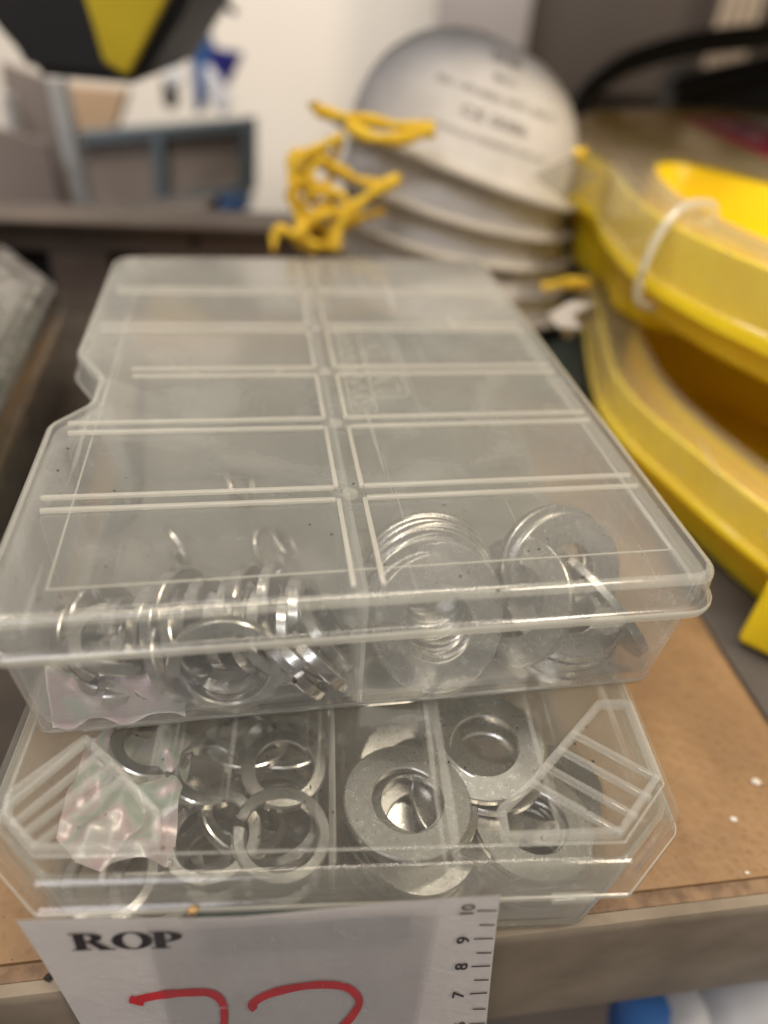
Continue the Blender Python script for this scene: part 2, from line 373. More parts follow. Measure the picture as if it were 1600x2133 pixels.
def place(name, me, frame, c, n, spin, label, cat, group=None):
    """frame=(origin, yaw); c, n given in the box's own axes"""
    o = bpy.data.objects.new(name, me); COL.objects.link(o)
    rot = Matrix.Rotation(frame[1], 4, 'Z')
    nn = (rot @ Vector(n)).normalized()
    q = nn.to_track_quat('Z', 'Y').to_matrix().to_4x4() @ Matrix.Rotation(spin, 4, 'Z')
    q.translation = (rot @ Vector(c)) * S
    o.matrix_world = q
    return props(o, label, cat, group)

# ------------------------------------------------------------------ upper organiser box
TY = .2124; TF = (None, TY)
ZT, ZB = 5.918, 2.99
def organizer(yaw, label, latch_cat='box'):
    return thing('organizer_box', (0, 0, 0), yaw, label=label, cat='organizer box', group='clear plastic organizer boxes stacked on the shelf')
tb = organizer(TY, 'upper milky compartment box with a notched left side and ribbed lid')
OUT = rpoly([(-3.93, 7.05, .42), (7.10, 7.05, .5), (7.16, 21.9, .5), (-3.93, 21.55, .6), (-3.93, 15.2, .7), (-3.3, 14.0, .5), (-3.3, 13.0, .5), (-3.93, 12.2, .5)], 6)
bm = NB()
shell(bm, OUT, [(-.07, 5.20), (-.075, 5.24), (-.075, 5.31), (-.03, 5.35), (0, 5.36), (.03, 5.72), (.05, 5.82), (.11, 5.895), (.20, ZT)], False, True)
shell(bm, OUT, [(-.07, 5.20), (.09, 5.20), (.12, 5.70), (.17, 5.77), (.26, 5.80)], False, True)
bmesh.ops.remove_doubles(bm, verts=bm.verts, dist=.0005)
lid = part('lid', bm, M['lid'], tb)
SP = 1.46                                     # spine x
rows = [9.62, 11.93, 14.12, 16.42, 18.8]
bm0 = None
def rib_obj(name, a, b, wd=.085, z0=ZT - .004, z1=ZT + .065, mat=None, parent=None):
    a, b = Vector((*a, 0)), Vector((*b, 0)); d = b - a; L = d.length; ang = math.atan2(d.y, d.x)
    bm = NB(); mm = Matrix.Translation(a) @ Matrix.Rotation(ang, 4, 'Z')
    box(bm, (0, -wd / 2, z0), (L, wd / 2, z1), min(.022, wd * .3), mm)
    return part(name, bm, mat or M['rib'], parent, 40)
lx = {0: -3.5, 1: -3.5, 2: -2.62, 3: -3.58, 4: -3.5}
for i, y in enumerate(rows):
    for s in (-1, 1):
        yy = y + s * .17
        rib_obj('rib', (lx[i] + (.06 if s < 0 else 0), yy), (1.20, yy), parent=lid)
        rib_obj('rib', (1.72, yy + .02), (6.68, yy + .06), parent=lid)
prev = 7.35
for i, y in enumerate(rows + [21.3]):
    for x in (1.24, 1.68):
        rib_obj('rib', (x, prev), (x, y - .17), parent=lid)
    prev = y + .17
for i, y in enumerate(rows):
    bm = NB(); bmesh.ops.create_cone(bm, cap_ends=True, segments=20, radius1=.14, radius2=.12, depth=.07, matrix=Matrix.Translation((SP, y, ZT + .02)))
    part('moulding_spot', bm, M['emboss'], lid, 40)
# raised step line around the lid, seen as a thin rectangle
for a, b in (((-3.05, 7.80), (6.58, 7.92)), ((-3.05, 7.80), (-3.05, 20.9)), ((6.58, 7.92), (6.66, 21.2))):
    rib_obj('step_line', a, b, .028, ZT - .11, ZT - .122 + .004, M['rib'], lid)
bm = NB(); shell(bm, OUT, [(.03, 5.80), (.05, 5.86), (.10, 5.902), (.17, 5.925), (.18, 5.90), (.10, 5.86)], closed=True); part('edge_bead', bm, M['emboss'], lid, 60)
# catches on the front of the skirt
for x0, x1 in ((-2.95, -2.15), (4.9, 5.45)):
    bm = NB(); box(bm, (x0, 6.90, 5.17), (x1, 7.02, 5.33), .02); part('catch', bm, M['emboss'], lid)
# embossed maker's plate: a circled sign, a wavy script and a boxed line of capitals, reading up the lid
lg = NB(); z = ZT + .01
def stroke(pts, wd=.045):
    for a, b in zip(pts, pts[1:]):
        a3, b3 = Vector((*a, 0)), Vector((*b, 0)); d = b3 - a3
        box(lg, (0, -wd / 2, z - .01), (d.length, wd / 2, z + .022 + rnd.random() * .002), 0, Matrix.Translation(a3) @ Matrix.Rotation(math.atan2(d.y, d.x), 4, 'Z'))
stroke([(1.82, 12.35), (2.34, 12.35), (2.42, 16.5), (1.92, 16.5), (1.82, 12.35)])
stroke([(2.34, 12.95), (3.12, 12.98), (3.05, 16.4), (2.42, 16.5)])
stroke([(2.1 + .19 * math.cos(k * .52), 12.75 + .30 * math.sin(k * .52)) for k in range(13)], .035)
stroke([(1.98, 12.6), (2.22, 12.75), (1.98, 12.92)], .03)
pts = []
for k in range(14): pts.append((1.94 + (.30 if k % 2 else 0) - (.06 if k % 4 == 0 else 0), 13.15 + k * .24))
stroke(pts, .04)
for ch, y0 in zip('LXIFTXI', [13.2, 13.55, 14.05, 14.35, 14.8, 15.2, 15.75]):
    A = {'L': [[(2.45, 0), (2.95, 0)], [(2.95, 0), (2.95, .3)]], 'X': [[(2.45, 0), (2.95, .38)], [(2.45, .38), (2.95, 0)]], 'I': [[(2.45, .1), (2.95, .1)]],
         'F': [[(2.45, 0), (2.95, 0)], [(2.45, 0), (2.45, .3)], [(2.7, 0), (2.7, .25)]], 'T': [[(2.45, .15), (2.95, .15)], [(2.45, 0), (2.45, .34)]]}[ch]
    for s_ in A: stroke([(a, b + y0) for a, b in s_], .04)
part('embossed_plate', lg, M['emboss'], lid, 40)
# body
bm = NB()
BO = inset(OUT, .15)
shell(bm, BO, [(0, 5.72), (0, 5.15), (.10, 4.0), (.17, 3.25), (.22, 3.08), (.34, ZB)], False, True)
shell(bm, BO, [(0, 5.72), (.09, 5.72), (.09, 5.15), (.19, 4.0), (.27, 3.28), (.40, 3.10)], False, True)
bmesh.ops.remove_doubles(bm, verts=bm.verts, dist=.0005)
part('body', bm, M['body'], tb)
bm = NB(); shell(bm, inset(BO, .45), [(0, 3.115), (0, 3.135)], True, True); part('floor_panel', bm, M['floor'], tb)
def bead(name, par, O, rings, mat):
    bm = NB(); shell(bm, O, rings, closed=True); return part(name, bm, mat, par, 50)
bead('rim_bead', lid, OUT, [(-.10, 5.20), (-.11, 5.26), (-.10, 5.32), (-.078, 5.335), (-.077, 5.19)], M['rib'])
bead('base_bead', tb, BO, [(.15, 3.20), (.20, 3.04), (.33, 2.975), (.36, 2.985), (.24, 3.08)], M['body'])
def divider(parent, a, b, z0, z1, mat, wd=.085):
    rib_obj('divider', a, b, wd, z0, z1, mat, parent)
divider(tb, (SP, 7.42), (SP, 21.3), 3.11, 5.69, M['body'])
for y in rows:
    xl = -3.25 if y > 13 and y < 15 else -3.68
    divider(tb, (xl + .15, y), (SP - .05, y), 3.11, 5.69, M['body'])
    divider(tb, (SP + .05, y), (6.78, y + .05), 3.11, 5.69, M['body'])

G1 = 'flat washers leaning in a row in the upper box'
# row of leaning flat washers, front right cell
NW = 14
for k in range(NW):
    t = k / (NW - 1)
    el = R(50 + 23 * t ** .8)
    d = Vector((.02, math.cos(el), math.sin(el)))
    b = Vector((2.86 + .07 * math.sin(k * 2.1) + (.10 if k > 11 else 0) * -1, 7.50 + 1.36 * t, 3.13 + .16 * t + .02 * math.sin(k * 1.7)))
    c = b + d * 1.17
    n = Vector((.02 + .05 * math.sin(k * 1.3), -d.z, d.y))
    lb = 'foremost flat washer of the leaning row, its dull face to the front' if k == 0 else (
         'rearmost flat washer of the leaning row, up against the divider' if k == NW - 1 else 'flat steel washer packed inside the leaning row in the upper box')
    place('flat_washer', W_BIG, TF, c, n, k, lb, 'washer', G1)
place('flat_washer', W_THICK, TF, (5.42, 8.95, 4.42), (.10, -.86, .52), 0, 'large flat washer standing up against the divider at the right of the upper box', 'washer', 'loose flat washers in the upper box')
place('flat_washer', W_THICK, TF, (5.28, 9.12, 4.50), (.12, -.88, .50), 1, 'flat washer hidden close behind the large upright one in the upper box', 'washer', 'loose flat washers in the upper box')
place('flat_washer', W_BIG, TF, (4.38, 8.52, 4.22), (-.78, -.30, .50), 1, 'flat washer leaning over to the left beside the packed row in the upper box', 'washer', 'loose flat washers in the upper box')
for k in range(4):
    place('flat_washer', W_LOW2, TF, (5.35 + .05 * math.sin(k * 2), 8.50 - .015 * k, 3.26 + .225 * k), (.03 * math.sin(k * 3), -.12, 1), k,
          ('topmost flat washer of the low flat pile at the right of the upper box' if k == 3 else 'flat washer lying in the low flat pile at the right of the upper box'), 'washer', 'loose flat washers in the upper box')
place('flat_washer', W_BIG, TF, (6.05, 8.52, 3.98), (.84, .30, .55), 1, 'flat washer propped edge-on against the right wall of the upper box', 'washer', 'loose flat washers in the upper box')

# split spring washers, front left cell
GS = 'split spring washers in the front left compartment of the upper box'
spr = [((-.70, 7.74, 3.98), (-.08, -.97, .26), 3.3, 'split spring washer standing upright at the very front, its gap to the left'),
       ((.42, 7.95, 3.85), (.72, .42, .50), 2.4, 'split spring washer leaning with its cut end up, right of the upright one'),
       ((.80, 8.0, 3.95), (.74, .40, .48), 1.2, 'split spring washer leaning beside the middle divider of the upper box'),
       ((.10, 8.3, 3.75), (.60, .30, .70), .4, None), ((1.0, 8.4, 4.05), (.80, .20, .50), .2, None),
       ((-1.62, 8.75, 4.15), (.88, -.35, .22), 1, None), ((-1.12, 8.8, 4.2), (.90, -.30, .20), 2, None), ((-.62, 8.78, 4.15), (.92, -.28, .20), 3, None),
       ((-.05, 8.7, 4.1), (.90, -.32, .2), 4, None), ((.62, 8.75, 4.15), (.92, -.2, .22), 5, None),
       ((-2.55, 8.4, 3.9), (.30, .55, .75), .5, 'split spring washer lying highest in the left corner of the upper box'),
       ((-2.55, 8.45, 4.1), (.45, -.25, .85), 3.4, None), ((-1.75, 8.3, 3.75), (.45, -.4, .75), 2.4, None), ((-1.9, 8.6, 3.5), (.2, .2, .9), 1.4, None),
       ((-.7, 8.5, 3.35), (.1, -.1, .98), .8, None), ((.3, 8.6, 3.3), (-.1, .15, .98), 5.1, None), ((-2.5, 8.35, 3.6), (.15, .12, 1), 2.2, None), ((.35, 8.1, 3.95), (.70, .35, .6), 5.9, None), ((-.35, 8.9, 4.35), (.85, -.4, .3), 2.2, None), ((.2, 9.0, 4.3), (.9, -.3, .2), 1.2, None), ((-1.4, 8.9, 4.4), (.8, -.5, .3), .2, None), ((-1.5, 8.25, 3.85), (.75, -.2, .5), 4.3, None)]
for k in range(12):
    spr.append(((-3.0 + .34 * k + .1 * math.sin(k * 5), 8.75 + .2 * math.sin(k * 2.3), 4.05 + .22 * math.sin(k * 3.1)), (.9, -.35 + .2 * math.sin(k * 4), .3 + .15 * math.sin(k * 1.7)), k * 1.1, None))
for c, n, sp, lb in spr:
    if not (lb and 'upright at the very' in lb): c = (c[0], c[1] - .05, 3.15 + (c[2] - 3.15) * .82)
    place('spring_washer', SPRF if lb and 'upright at the very' in lb else SPR, TF, c, n, sp, lb or 'bright split spring washer among the heap in the front left compartment', 'spring washer', GS)
# rings half seen through the haze in the second and third rows
for k in (3, 9, 10, 15):
    r_ = 0 if k < 12 else 1
    y0, y1 = (10.6, 11.2) if r_ == 0 else (12.9, 13.3)
    x = -2.6 + (k % 12) * .30 if r_ == 0 else -1.4 + (k - 12) * .30
    place('spring_washer', SPRS, TF, (x, rnd.uniform(y0, y1), 3.5 + rnd.random() * .2), (rnd.uniform(.5, 1), rnd.uniform(-.5, .3), rnd.uniform(.2, .8)), rnd.random() * 6,
          'small spring washer dimly seen through the lid behind the front left compartment', 'spring washer', 'small spring washers in the rear compartments of the upper box')

def sheet(name, xs, ys, fz, mat, frame, label, cat, nx=46, ny=34, parent=None, mask=None, th=.012, **k):
    bm = NB(); G = {}
    for i in range(nx + 1):
        for j in range(ny + 1):
            x = xs[0] + (xs[1] - xs[0]) * i / nx; y = ys[0] + (ys[1] - ys[0]) * j / ny
            if mask and not mask(x, y): continue
            G[i, j] = bm.verts.new((x, y, fz(x, y)))
    for i in range(nx):
        for j in range(ny):
            q_ = [(i, j), (i + 1, j), (i + 1, j + 1), (i, j + 1)]
            if all(a in G for a in q_): bm.faces.new([G[a] for a in q_])
    bmesh.ops.solidify(bm, geom=bm.faces[:], thickness=th)
    o = part(name, bm, mat, parent, 80, label=label, cat=cat, **k); o.rotation_euler = (0, 0, frame[1]); return o
def fold(x, y, s=1.2, a=.12, o=0):
    v = Vector((x * s + o, y * s, o)); return a * (abs(noise.noise(v)) * 1.6 + .5 * noise.noise(v * 2.7))
sheet('bag_corner', (-3.45, -1.4), (7.48, 8.6), lambda x, y: 3.14 + .72 * min(1, max(0, (y - 7.48) / .42)) ** .8 + fold(x, y, 1.6, .18, 3) + .09 * math.sin((x * .9 + y * 1.5 + .35 * noise.noise(Vector((x, y, 4)))) * 6), M['irid'], TF,
      'crumpled pearly bag corner under the spring washers of the upper box', 'plastic bag', mask=lambda x, y: x + .6 * y < 3.55)

# ------------------------------------------------------------------ lower organiser box
BY = .1176; BF = (None, BY)
lb_ = organizer(BY, 'lower clear plastic compartment box with cut-off front corners, standing on the chipboard shelf')
LZ = 2.937
LO = rpoly([(-3.78, 4.70, .12), (4.72, 4.70, .12), (5.80, 5.60, .25), (5.80, 19.0, .5), (-4.85, 19.4, .5), (-4.85, 5.62, .25)], 5)
bm = NB()
shell(bm, LO, [(-.06, 2.24), (-.065, 2.27), (-.065, 2.33), (-.02, 2.36), (0, 2.37), (.025, 2.80), (.05, 2.88), (.12, 2.925), (.2, LZ)], False, True)
shell(bm, LO, [(-.06, 2.24), (.09, 2.24), (.12, 2.76), (.17, 2.82), (.26, 2.845)], False, True)
bmesh.ops.remove_doubles(bm, verts=bm.verts, dist=.0005)
lid2 = part('lid', bm, M['clearlid'], lb_)
BO2 = rpoly([(-3.70, 4.86, .55), (4.66, 4.86, .6), (5.64, 5.70, .6), (5.64, 18.84, .6), (-4.69, 19.24, .6), (-4.69, 5.72, .6)], 5)
bm = NB()
shell(bm, BO2, [(0, 2.78), (0, 2.2), (.12, 1.0), (.19, .30), (.24, .12), (.36, .02)], False, True)
shell(bm, BO2, [(0, 2.78), (.09, 2.78), (.09, 2.2), (.21, 1.0), (.29, .33), (.42, .13)], False, True)
bmesh.ops.remove_doubles(bm, verts=bm.verts, dist=.0005)
part('body', bm, M['clearbody'], lb_)
bead('rim_bead', lid2, LO, [(-.09, 2.24), (-.10, 2.29), (-.09, 2.34), (-.067, 2.35), (-.067, 2.23)], M['rib'])
bead('base_bead', lb_, BO2, [(.18, .26), (.23, .08), (.35, .008), (.38, .015), (.26, .12)], M['rib'])
divider(lb_, (.31, 5.05), (.31, 18.6), .14, 2.74, M['clearrib'])
for y in (8.35, 11.5, 14.6):
    divider(lb_, (-4.35, y), (.26, y), .14, 2.74, M['clearbody']); divider(lb_, (.36, y), (5.35, y), .14, 2.74, M['clearbody'])
rib_obj('step_line', (-3.85, 5.12), (4.66, 5.10), .04, LZ - .004, LZ + .035, M['clearrib'], lid2)
rib_obj('step_line', (-3.85, 5.12), (-4.50, 5.72), .04, LZ - .004, LZ + .035, M['clearrib'], lid2)
rib_obj('step_line', (-4.50, 5.72), (-4.55, 18.5), .04, LZ - .004, LZ + .035, M['clearrib'], lid2)
rib_obj('step_line', (4.66, 5.10), (5.62, 6.02), .04, LZ - .004, LZ + .035, M['clearrib'], lid2)
rib_obj('step_line', (5.62, 6.02), (5.62, 18.5), .04, LZ - .004, LZ + .035, M['clearrib'], lid2)
def pad(poly, ribs):
    pd = None
    O = rpoly([(x, y, .06) for x, y in poly], 2)
    bm = NB(); shell(bm, O, [(0, LZ - .004), (.01, LZ + .13), (.03, LZ + .15), (.10, LZ + .15), (.12, LZ + .13), (.13, LZ - .004)], closed=True)
    pd = part('corner_pad', bm, M['clearrib'], lid2)
    for a, b in ribs: rib_obj('rib', a, b, .085, LZ - .003, LZ + .13, M['clearrib'], pd)
pad([(2.78, 5.14), (4.63, 5.16), (5.60, 6.10), (5.62, 7.62), (4.98, 7.62), (3.45, 6.15), (2.80, 5.65)],
    [((4.34, 6.98), (5.56, 6.06)), ((4.02, 6.68), (5.28, 5.74)), ((3.70, 6.38), (4.95, 5.45)), ((3.44, 6.08), (4.62, 5.20))])
pad([(-2.14, 5.15), (-2.20, 5.70), (-3.05, 6.55), (-3.62, 7.05), (-4.52, 6.05), (-4.46, 5.68), (-3.86, 5.14)],
    [((-3.55, 6.98), (-4.46, 5.80)) , ((-3.30, 6.75), (-4.28, 5.55)), ((-3.08, 6.52), (-4.10, 5.38)), ((-2.85, 6.30), (-3.90, 5.20))])
for x0, x1 in ((-3.3, -2.5), (3.55, 4.2)):
    bm = NB(); box(bm, (x0, 4.56, 2.21), (x1, 4.68, 2.35), .02); part('catch', bm, M['clearrib'], lid2)
G2 = 'flat washers in the front right compartment of the lower box'
lows = [((1.58, 6.38, 1.98), (.05, .05, 1), 'topmost wide-holed flat washer just right of the lower box middle wall'),
        ((3.10, 7.45, 1.92), (-.10, -.05, 1), 'flat washer at the back of the lower box, another showing through its hole'),
        ((3.85, 6.30, 1.34), (.06, .03, 1), 'flat washer on top of the pile near the right corner pad of the lower box'),
        ((3.3, 7.75, 1.70), (.15, .1, 1), None), ((3.2, 7.4, 1.5), (.02, .08, 1), None),
        ((3.80, 6.36, 1.15), (.02, -.05, 1), None), ((3.9, 6.3, .97), (0, .05, 1), None), ((3.82, 6.38, .79), (.04, 0, 1), None), ((3.9, 6.32, .62), (0, .03, 1), None), ((3.8, 6.4, .46), (.03, 0, 1), None),
        ((1.75, 6.45, 1.72), (.08, .2, 1), None), ((1.62, 6.62, 1.45), (-.12, .1, 1), None), ((1.85, 6.3, 1.18), (.1, -.15, 1), None), ((1.6, 6.6, .9), (0, .1, 1), None), ((1.8, 6.4, .62), (.1, 0, 1), None),
        ((2.2, 6.4, .3), (-.05, .02, 1), None), ((2.7, 7.3, .9), (.2, .02, 1), None), ((1.9, 7.4, 1.2), (.1, -.3, 1), None), ((4.35, 7.1, .9), (-.25, .1, 1), None), ((2.75, 6.7, 1.2), (.3, .1, 1), None), ((1.6, 6.5, .28), (.02, 0, 1), None), ((3.88, 6.34, .29), (.02, 0, 1), None), ((3.0, 7.3, .33), (.02, 0, 1), None)]
for k, (c, n, l_) in enumerate(lows):
    place('flat_washer', W_LOW, BF, c, n, k, l_ or 'flat steel washer in the heap in the front right compartment of the lower box', 'washer', G2)
G3 = 'spring washers in the front left compartment of the lower box'
low2 = [((-.52, 7.15, 1.78), (.1, -.12, 1), 'spring washer under the film at the back beside the middle wall, lower box'),
        ((-.50, 5.98, 1.72), (.12, -.05, 1), 'spring washer under the film at the front beside the middle wall, lower box'),
        ((-1.62, 6.05, 1.60), (-.08, -.05, 1), 'spring washer under the film, between left corner pad and front middle ring'),
        ((-1.85, 7.25, 1.6), (.2, .1, 1), None), ((-1.2, 7.9, 1.6), (.05, .3, 1), None), ((-.5, 7.9, 1.4), (0, .3, 1), None), ((-2.9, 7.7, 1.65), (.3, .15, 1), None),
        ((-3.35, 5.95, .6), (-.1, -.1, 1), 'spring washer low in the cut-off left corner of the lower box'),
        ((-2.6, 5.9, .5), (.1, -.05, 1), None), ((-2.5, 6.9, 1.0), (.3, 0, 1), None), ((-1.2, 6.6, 1.2), (.5, .2, 1), None), ((-.6, 6.5, 1.1), (-.2, .1, 1), None), ((-1.6, 5.95, .9), (.1, .1, 1), None),
        ((-.6, 6.0, .6), (.05, .1, 1), None), ((-3.2, 6.9, .8), (.2, .2, 1), None), ((-1.9, 6.6, .5), (.0, .1, 1), None), ((-.7, 7.2, .5), (.0, .1, 1), None)]
for k, (c, n, l_) in enumerate(low2):
    place('spring_washer', SPR2 if k % 3 else SPR, BF, c, n, k * 1.7, l_ or 'spring washer in the heap in the front left compartment of the lower box', 'spring washer', G3)
sheet('film_bag', (-2.35, .1), (5.35, 8.2), lambda x, y: 1.88 + fold(x, y, 2.1, .26, 9) + .06 * noise.noise(Vector((x * 4, y * 4, 2))), M['bag'], BF,
      'clear bubbly film bag lying over the rings in the lower box', 'plastic bag', nx=60, ny=70)
sheet('pearly_bag', (-4.1, -2.2), (5.6, 8.0), lambda x, y: 1.55 + fold(x, y, 1.0, .42, 5) + .10 * math.sin((x * 1.2 + y * .6 + .5 * noise.noise(Vector((x, y, 7)))) * 5), M['irid'], BF,
      'crumpled pearly bag under the left corner pad of the lower box', 'plastic bag', nx=50, ny=60, mask=lambda x, y: x > -4.3 + max(0, (6.3 - y)) * .9)

# dust specks on both lids
bm = NB()
for k in range(190):
    up = k % 3
    x, y = (rnd.uniform(-3.6, 6.8), 7.1 + 9 * rnd.random() ** 1.6) if up else (rnd.uniform(-3.6, 5), rnd.uniform(4.9, 7.2))
    r_ = rnd.choice([.008, .010, .012, .018]); zz = ZT if up else LZ; yw = TY if up else BY
    mm = Matrix.Rotation(yw, 4, 'Z') @ Matrix.Translation((x, y, zz + r_ * .5)) @ Matrix.Rotation(rnd.random() * 6, 4, 'Z') @ Matrix.Diagonal((1 + rnd.random() * 1.6, 1, .6, 1))
    bmesh.ops.create_icosphere(bm, subdivisions=1, radius=r_, matrix=mm)
for k in range(230):
    yr = rnd.choice(rows[:3]) + rnd.choice([-.26, -.1, .1, .26]) + rnd.gauss(0, .02); x = rnd.uniform(-3.5, 6.6)
    if k % 4 == 0: x, yr = rnd.choice([1.2, 1.3, 1.62, 1.74]) + rnd.gauss(0, .02), rnd.uniform(7.3, 14)
    if k % 7 == 0: x, yr = 6.85 + rnd.gauss(0, .05), rnd.uniform(7.3, 12)
    mm = Matrix.Rotation(TY, 4, 'Z') @ Matrix.Translation((x, yr, ZT + .004)) @ Matrix.Rotation(rnd.random() * 6, 4, 'Z') @ Matrix.Diagonal((1 + rnd.random() * 1.6, 1, .6, 1))
    bmesh.ops.create_icosphere(bm, subdivisions=1, radius=rnd.choice([.005, .006, .008]), matrix=mm)
part('dust', bm, M['dust'], label='dark dust specks scattered over the two clear lids', cat='dust', kind='stuff')

# ------------------------------------------------------------------ price label, tape
LY0 = 4.52
def laby(z): return LY0 - .040 * max(0, 2.4 - z) ** 1.35
def labpt(px, py):
    y = LY0
    n = Vector((-math.sin(BY), math.cos(BY), 0)); d = FW + RI * ((px - CX) / FPX) - UP * ((py - CY) / FPX)
    for _ in range(30):
        P = CAM + d * ((y - CAM.dot(n)) / d.dot(n)); y = laby(P.z)
    return Vector((P.x * math.cos(BY) + P.y * math.sin(BY), y, P.z))
lab = thing('price_label', (0, 0, 0), BY, label='white paper label reading ROP with red handwritten figures and a centimetre scale', cat='label')
def lab_sheet(name, X0, X1, mat, off, th, xs=None, par=None):
    bm = NB(); Z = [i / 40 for i in range(41)]; rows_ = []
    for t in Z:
        r_ = []
        for i in range(25):
            u = i / 24; x, zt = X0(u, t), X1(u, t)
            r_.append(bm.verts.new((x, laby(zt) - off + .012 * math.sin(x * 1.3), zt)))
        rows_.append(r_)
    for a, b in zip(rows_, rows_[1:]):
        for i in range(24): bm.faces.new((a[i], a[i + 1], b[i + 1], b[i]))
    bmesh.ops.solidify(bm, geom=bm.faces[:], thickness=th)
    return part(name, bm, mat, par, 60)
TL, TR, BL, BR = labpt(30, 1915), labpt(1043, 1863), labpt(166, 2133), labpt(1013, 2133)
k_ = 1.35
BL = TL + (BL - TL) * k_; BR = TR + (BR - TR) * k_
TM = labpt(500, 1908)
def topz(u): 
    xm = (TM.x - TL.x) / (TR.x - TL.x); lin = TL.z + (TR.z - TL.z) * u
    return lin + (TM.z - (TL.z + (TR.z - TL.z) * xm)) * max(0, 1 - abs(u - xm) / .55)
def LX(u, t): return (TL.x + (TR.x - TL.x) * u) * (1 - t) + (BL.x + (BR.x - BL.x) * u) * t
def LZf(u, t): return topz(u) * (1 - t) + (BL.z + (BR.z - BL.z) * u) * t
lab_sheet('paper', LX, LZf, M['paper'], 0, .02, par=lab)
def flat_poly(bm, polys, off, th=.006):
    for P in polys:
        vs = [bm.verts.new((p.x, laby(p.z) - off + .012 * math.sin(p.x * 1.3), p.z)) for p in P]
        f = bm.faces.new(vs)
def uvpt(u0, v0, O_, ex, ez): return Vector((O_.x + ex.x * u0 + ez.x * v0, 0, O_.z + ex.z * u0 + ez.z * v0))
# ROP in heavy bracketed serif capitals: strips of quads so they follow the paper
rop0 = labpt(150, 1978); rop1 = labpt(383, 1969); ropt = labpt(143, 1943)
ex = (rop1 - rop0) / 3.0; ez = ropt - rop0; ez.x *= .35
def ringpoly(bm, cx, cz, ro, rzo, ri, rzi, a0=0, a1=360, n=36, shift=0, off=.026):
    for k in range(n):
        q_ = []
        for a, oo in ((k, 1), (k + 1, 1), (k + 1, 0), (k, 0)):
            th = R(a0 + (a1 - a0) * a / n)
            r1, r2 = (ro, rzo) if oo else (ri, rzi)
            q_.append(uvpt(cx + r1 * math.cos(th) + (0 if oo else shift), cz + r2 * math.sin(th), rop0, ex, ez))
        flat_poly(bm, [q_], off)
def quad(bm, pts, off=.026): flat_poly(bm, [[uvpt(a, b, rop0, ex, ez) for a, b in pts]], off)
bm = NB()
def stem(x): 
    quad(bm, [(x + .14, .03), (x + .42, .03), (x + .42, .97), (x + .14, .97)])
    quad(bm, [(x, 0), (x + .56, 0), (x + .50, .07), (x + .06, .07)], .027); quad(bm, [(x, 1), (x + .06, .93), (x + .50, .93), (x + .56, 1)], .027)
stem(0.0)
ringpoly(bm, .42, .73, .46, .27, .18, .20, -90, 90, 18, off=.028); quad(bm, [(.4, .46), (.62, .46), (.62, .53), (.4, .53)], .029)
quad(bm, [(.45, .52), (.70, .52), (1.10, .0), (.78, .0)], .030); quad(bm, [(.72, 0), (1.2, 0), (1.16, .07), (.8, .07)], .031)
ringpoly(bm, 1.66, .5, .54, .52, .26, .45, off=.026)
stem(2.12)
ringpoly(bm, 2.54, .70, .46, .30, .18, .22, -90, 90, 18, off=.028); quad(bm, [(2.5, .40), (2.66, .40), (2.66, .48), (2.5, .48)], .029)
part('lettering', bm, M['ink'], lab, 0)
# ruler
bm = NB()
def strip(bm, a, b, wpx, off=.026):
    A, B = labpt(a[0], a[1] - wpx), labpt(b[0], b[1] - wpx); C_, D = labpt(b[0], b[1] + wpx), labpt(a[0], a[1] + wpx)
    flat_poly(bm, [[A, B, C_, D]], off)
for yl, yr, xl, xr in ((1893.5, 1893, 993, 1034), (1923, 1922.5, 998, 1030), (1952, 1950.5, 987, 1027), (1981, 1980.5, 992, 1023), (2009.5, 2007.5, 982, 1020), (2037.5, 2036.5, 987, 1017), (2066, 2063.5, 978, 1014), (2098, 2097, 984, 1011), (2129, 2126.5, 976, 1010), (2160, 2159, 980, 1006)):
    strip(bm, (xl, yl), (xr, yr), 1.3)
part('ruler_ticks', bm, M['ink'], lab, 0)
for s_, px, py in (('10', 975, 1893), ('9', 966, 1955), ('8', 962, 2010), ('7', 956, 2069), ('6', 958, 2131)):
    bm = text_mesh(s_, .40, 0, (1.25 if len(s_) < 2 else .95, 1.0), bold=.006)
    c = labpt(px, py)
    for v in bm.verts:
        x_, y_ = v.co.x, v.co.y
        X = c.x - y_ * .72; Z_ = c.z + x_ * 1.0
        v.co = Vector((X, laby(Z_) - .026 + .012 * math.sin(X * 1.3), Z_))
    part('ruler_figure', bm, M['ink'], lab, 0)
# red marker strokes
def marker(pts, wd):
    P = catmull([(a, b, 0) for a, b in pts], 8, False); bm = NB(); L = []
    for i, p in enumerate(P):
        t = (P[min(i + 1, len(P) - 1)] - P[max(i - 1, 0)]).normalized(); n = Vector((-t.y, t.x, 0))
        k = wd * (1 + .18 * noise.noise(p * .03)) * (.6 if i in (0, len(P) - 1) else 1)
        r_ = []
        for s_ in (-1, -.4, .4, 1):
            q_ = labpt(*(p + n * k * s_).xy); r_.append(bm.verts.new((q_.x, q_.y - .028 + .012 * math.sin(q_.x * 1.3), q_.z)))
        L.append(r_)
    for a, b in zip(L, L[1:]):
        for j in range(3): bm.faces.new((a[j], a[j + 1], b[j + 1], b[j]))
    part('handwriting', bm, M['marker'], lab, 0)
marker([(270, 2078), (300, 2084), (285, 2080), (340, 2068), (405, 2062), (440, 2064), (462, 2080), (468, 2110), (464, 2150), (458, 2180)], 8)
marker([(532, 2098), (526, 2086), (560, 2066), (620, 2052), (680, 2048), (725, 2056), (748, 2082), (735, 2112), (705, 2145), (680, 2170)], 8)
# dark strip showing just above the paper
bm = NB(); a, b = labpt(405, 1900), labpt(862, 1900)
box(bm, (a.x, 4.56, 1.2), (b.x, 4.62, 2.205), .01); hs = part('backing_strip', bm, M['darkgreen'], lab)
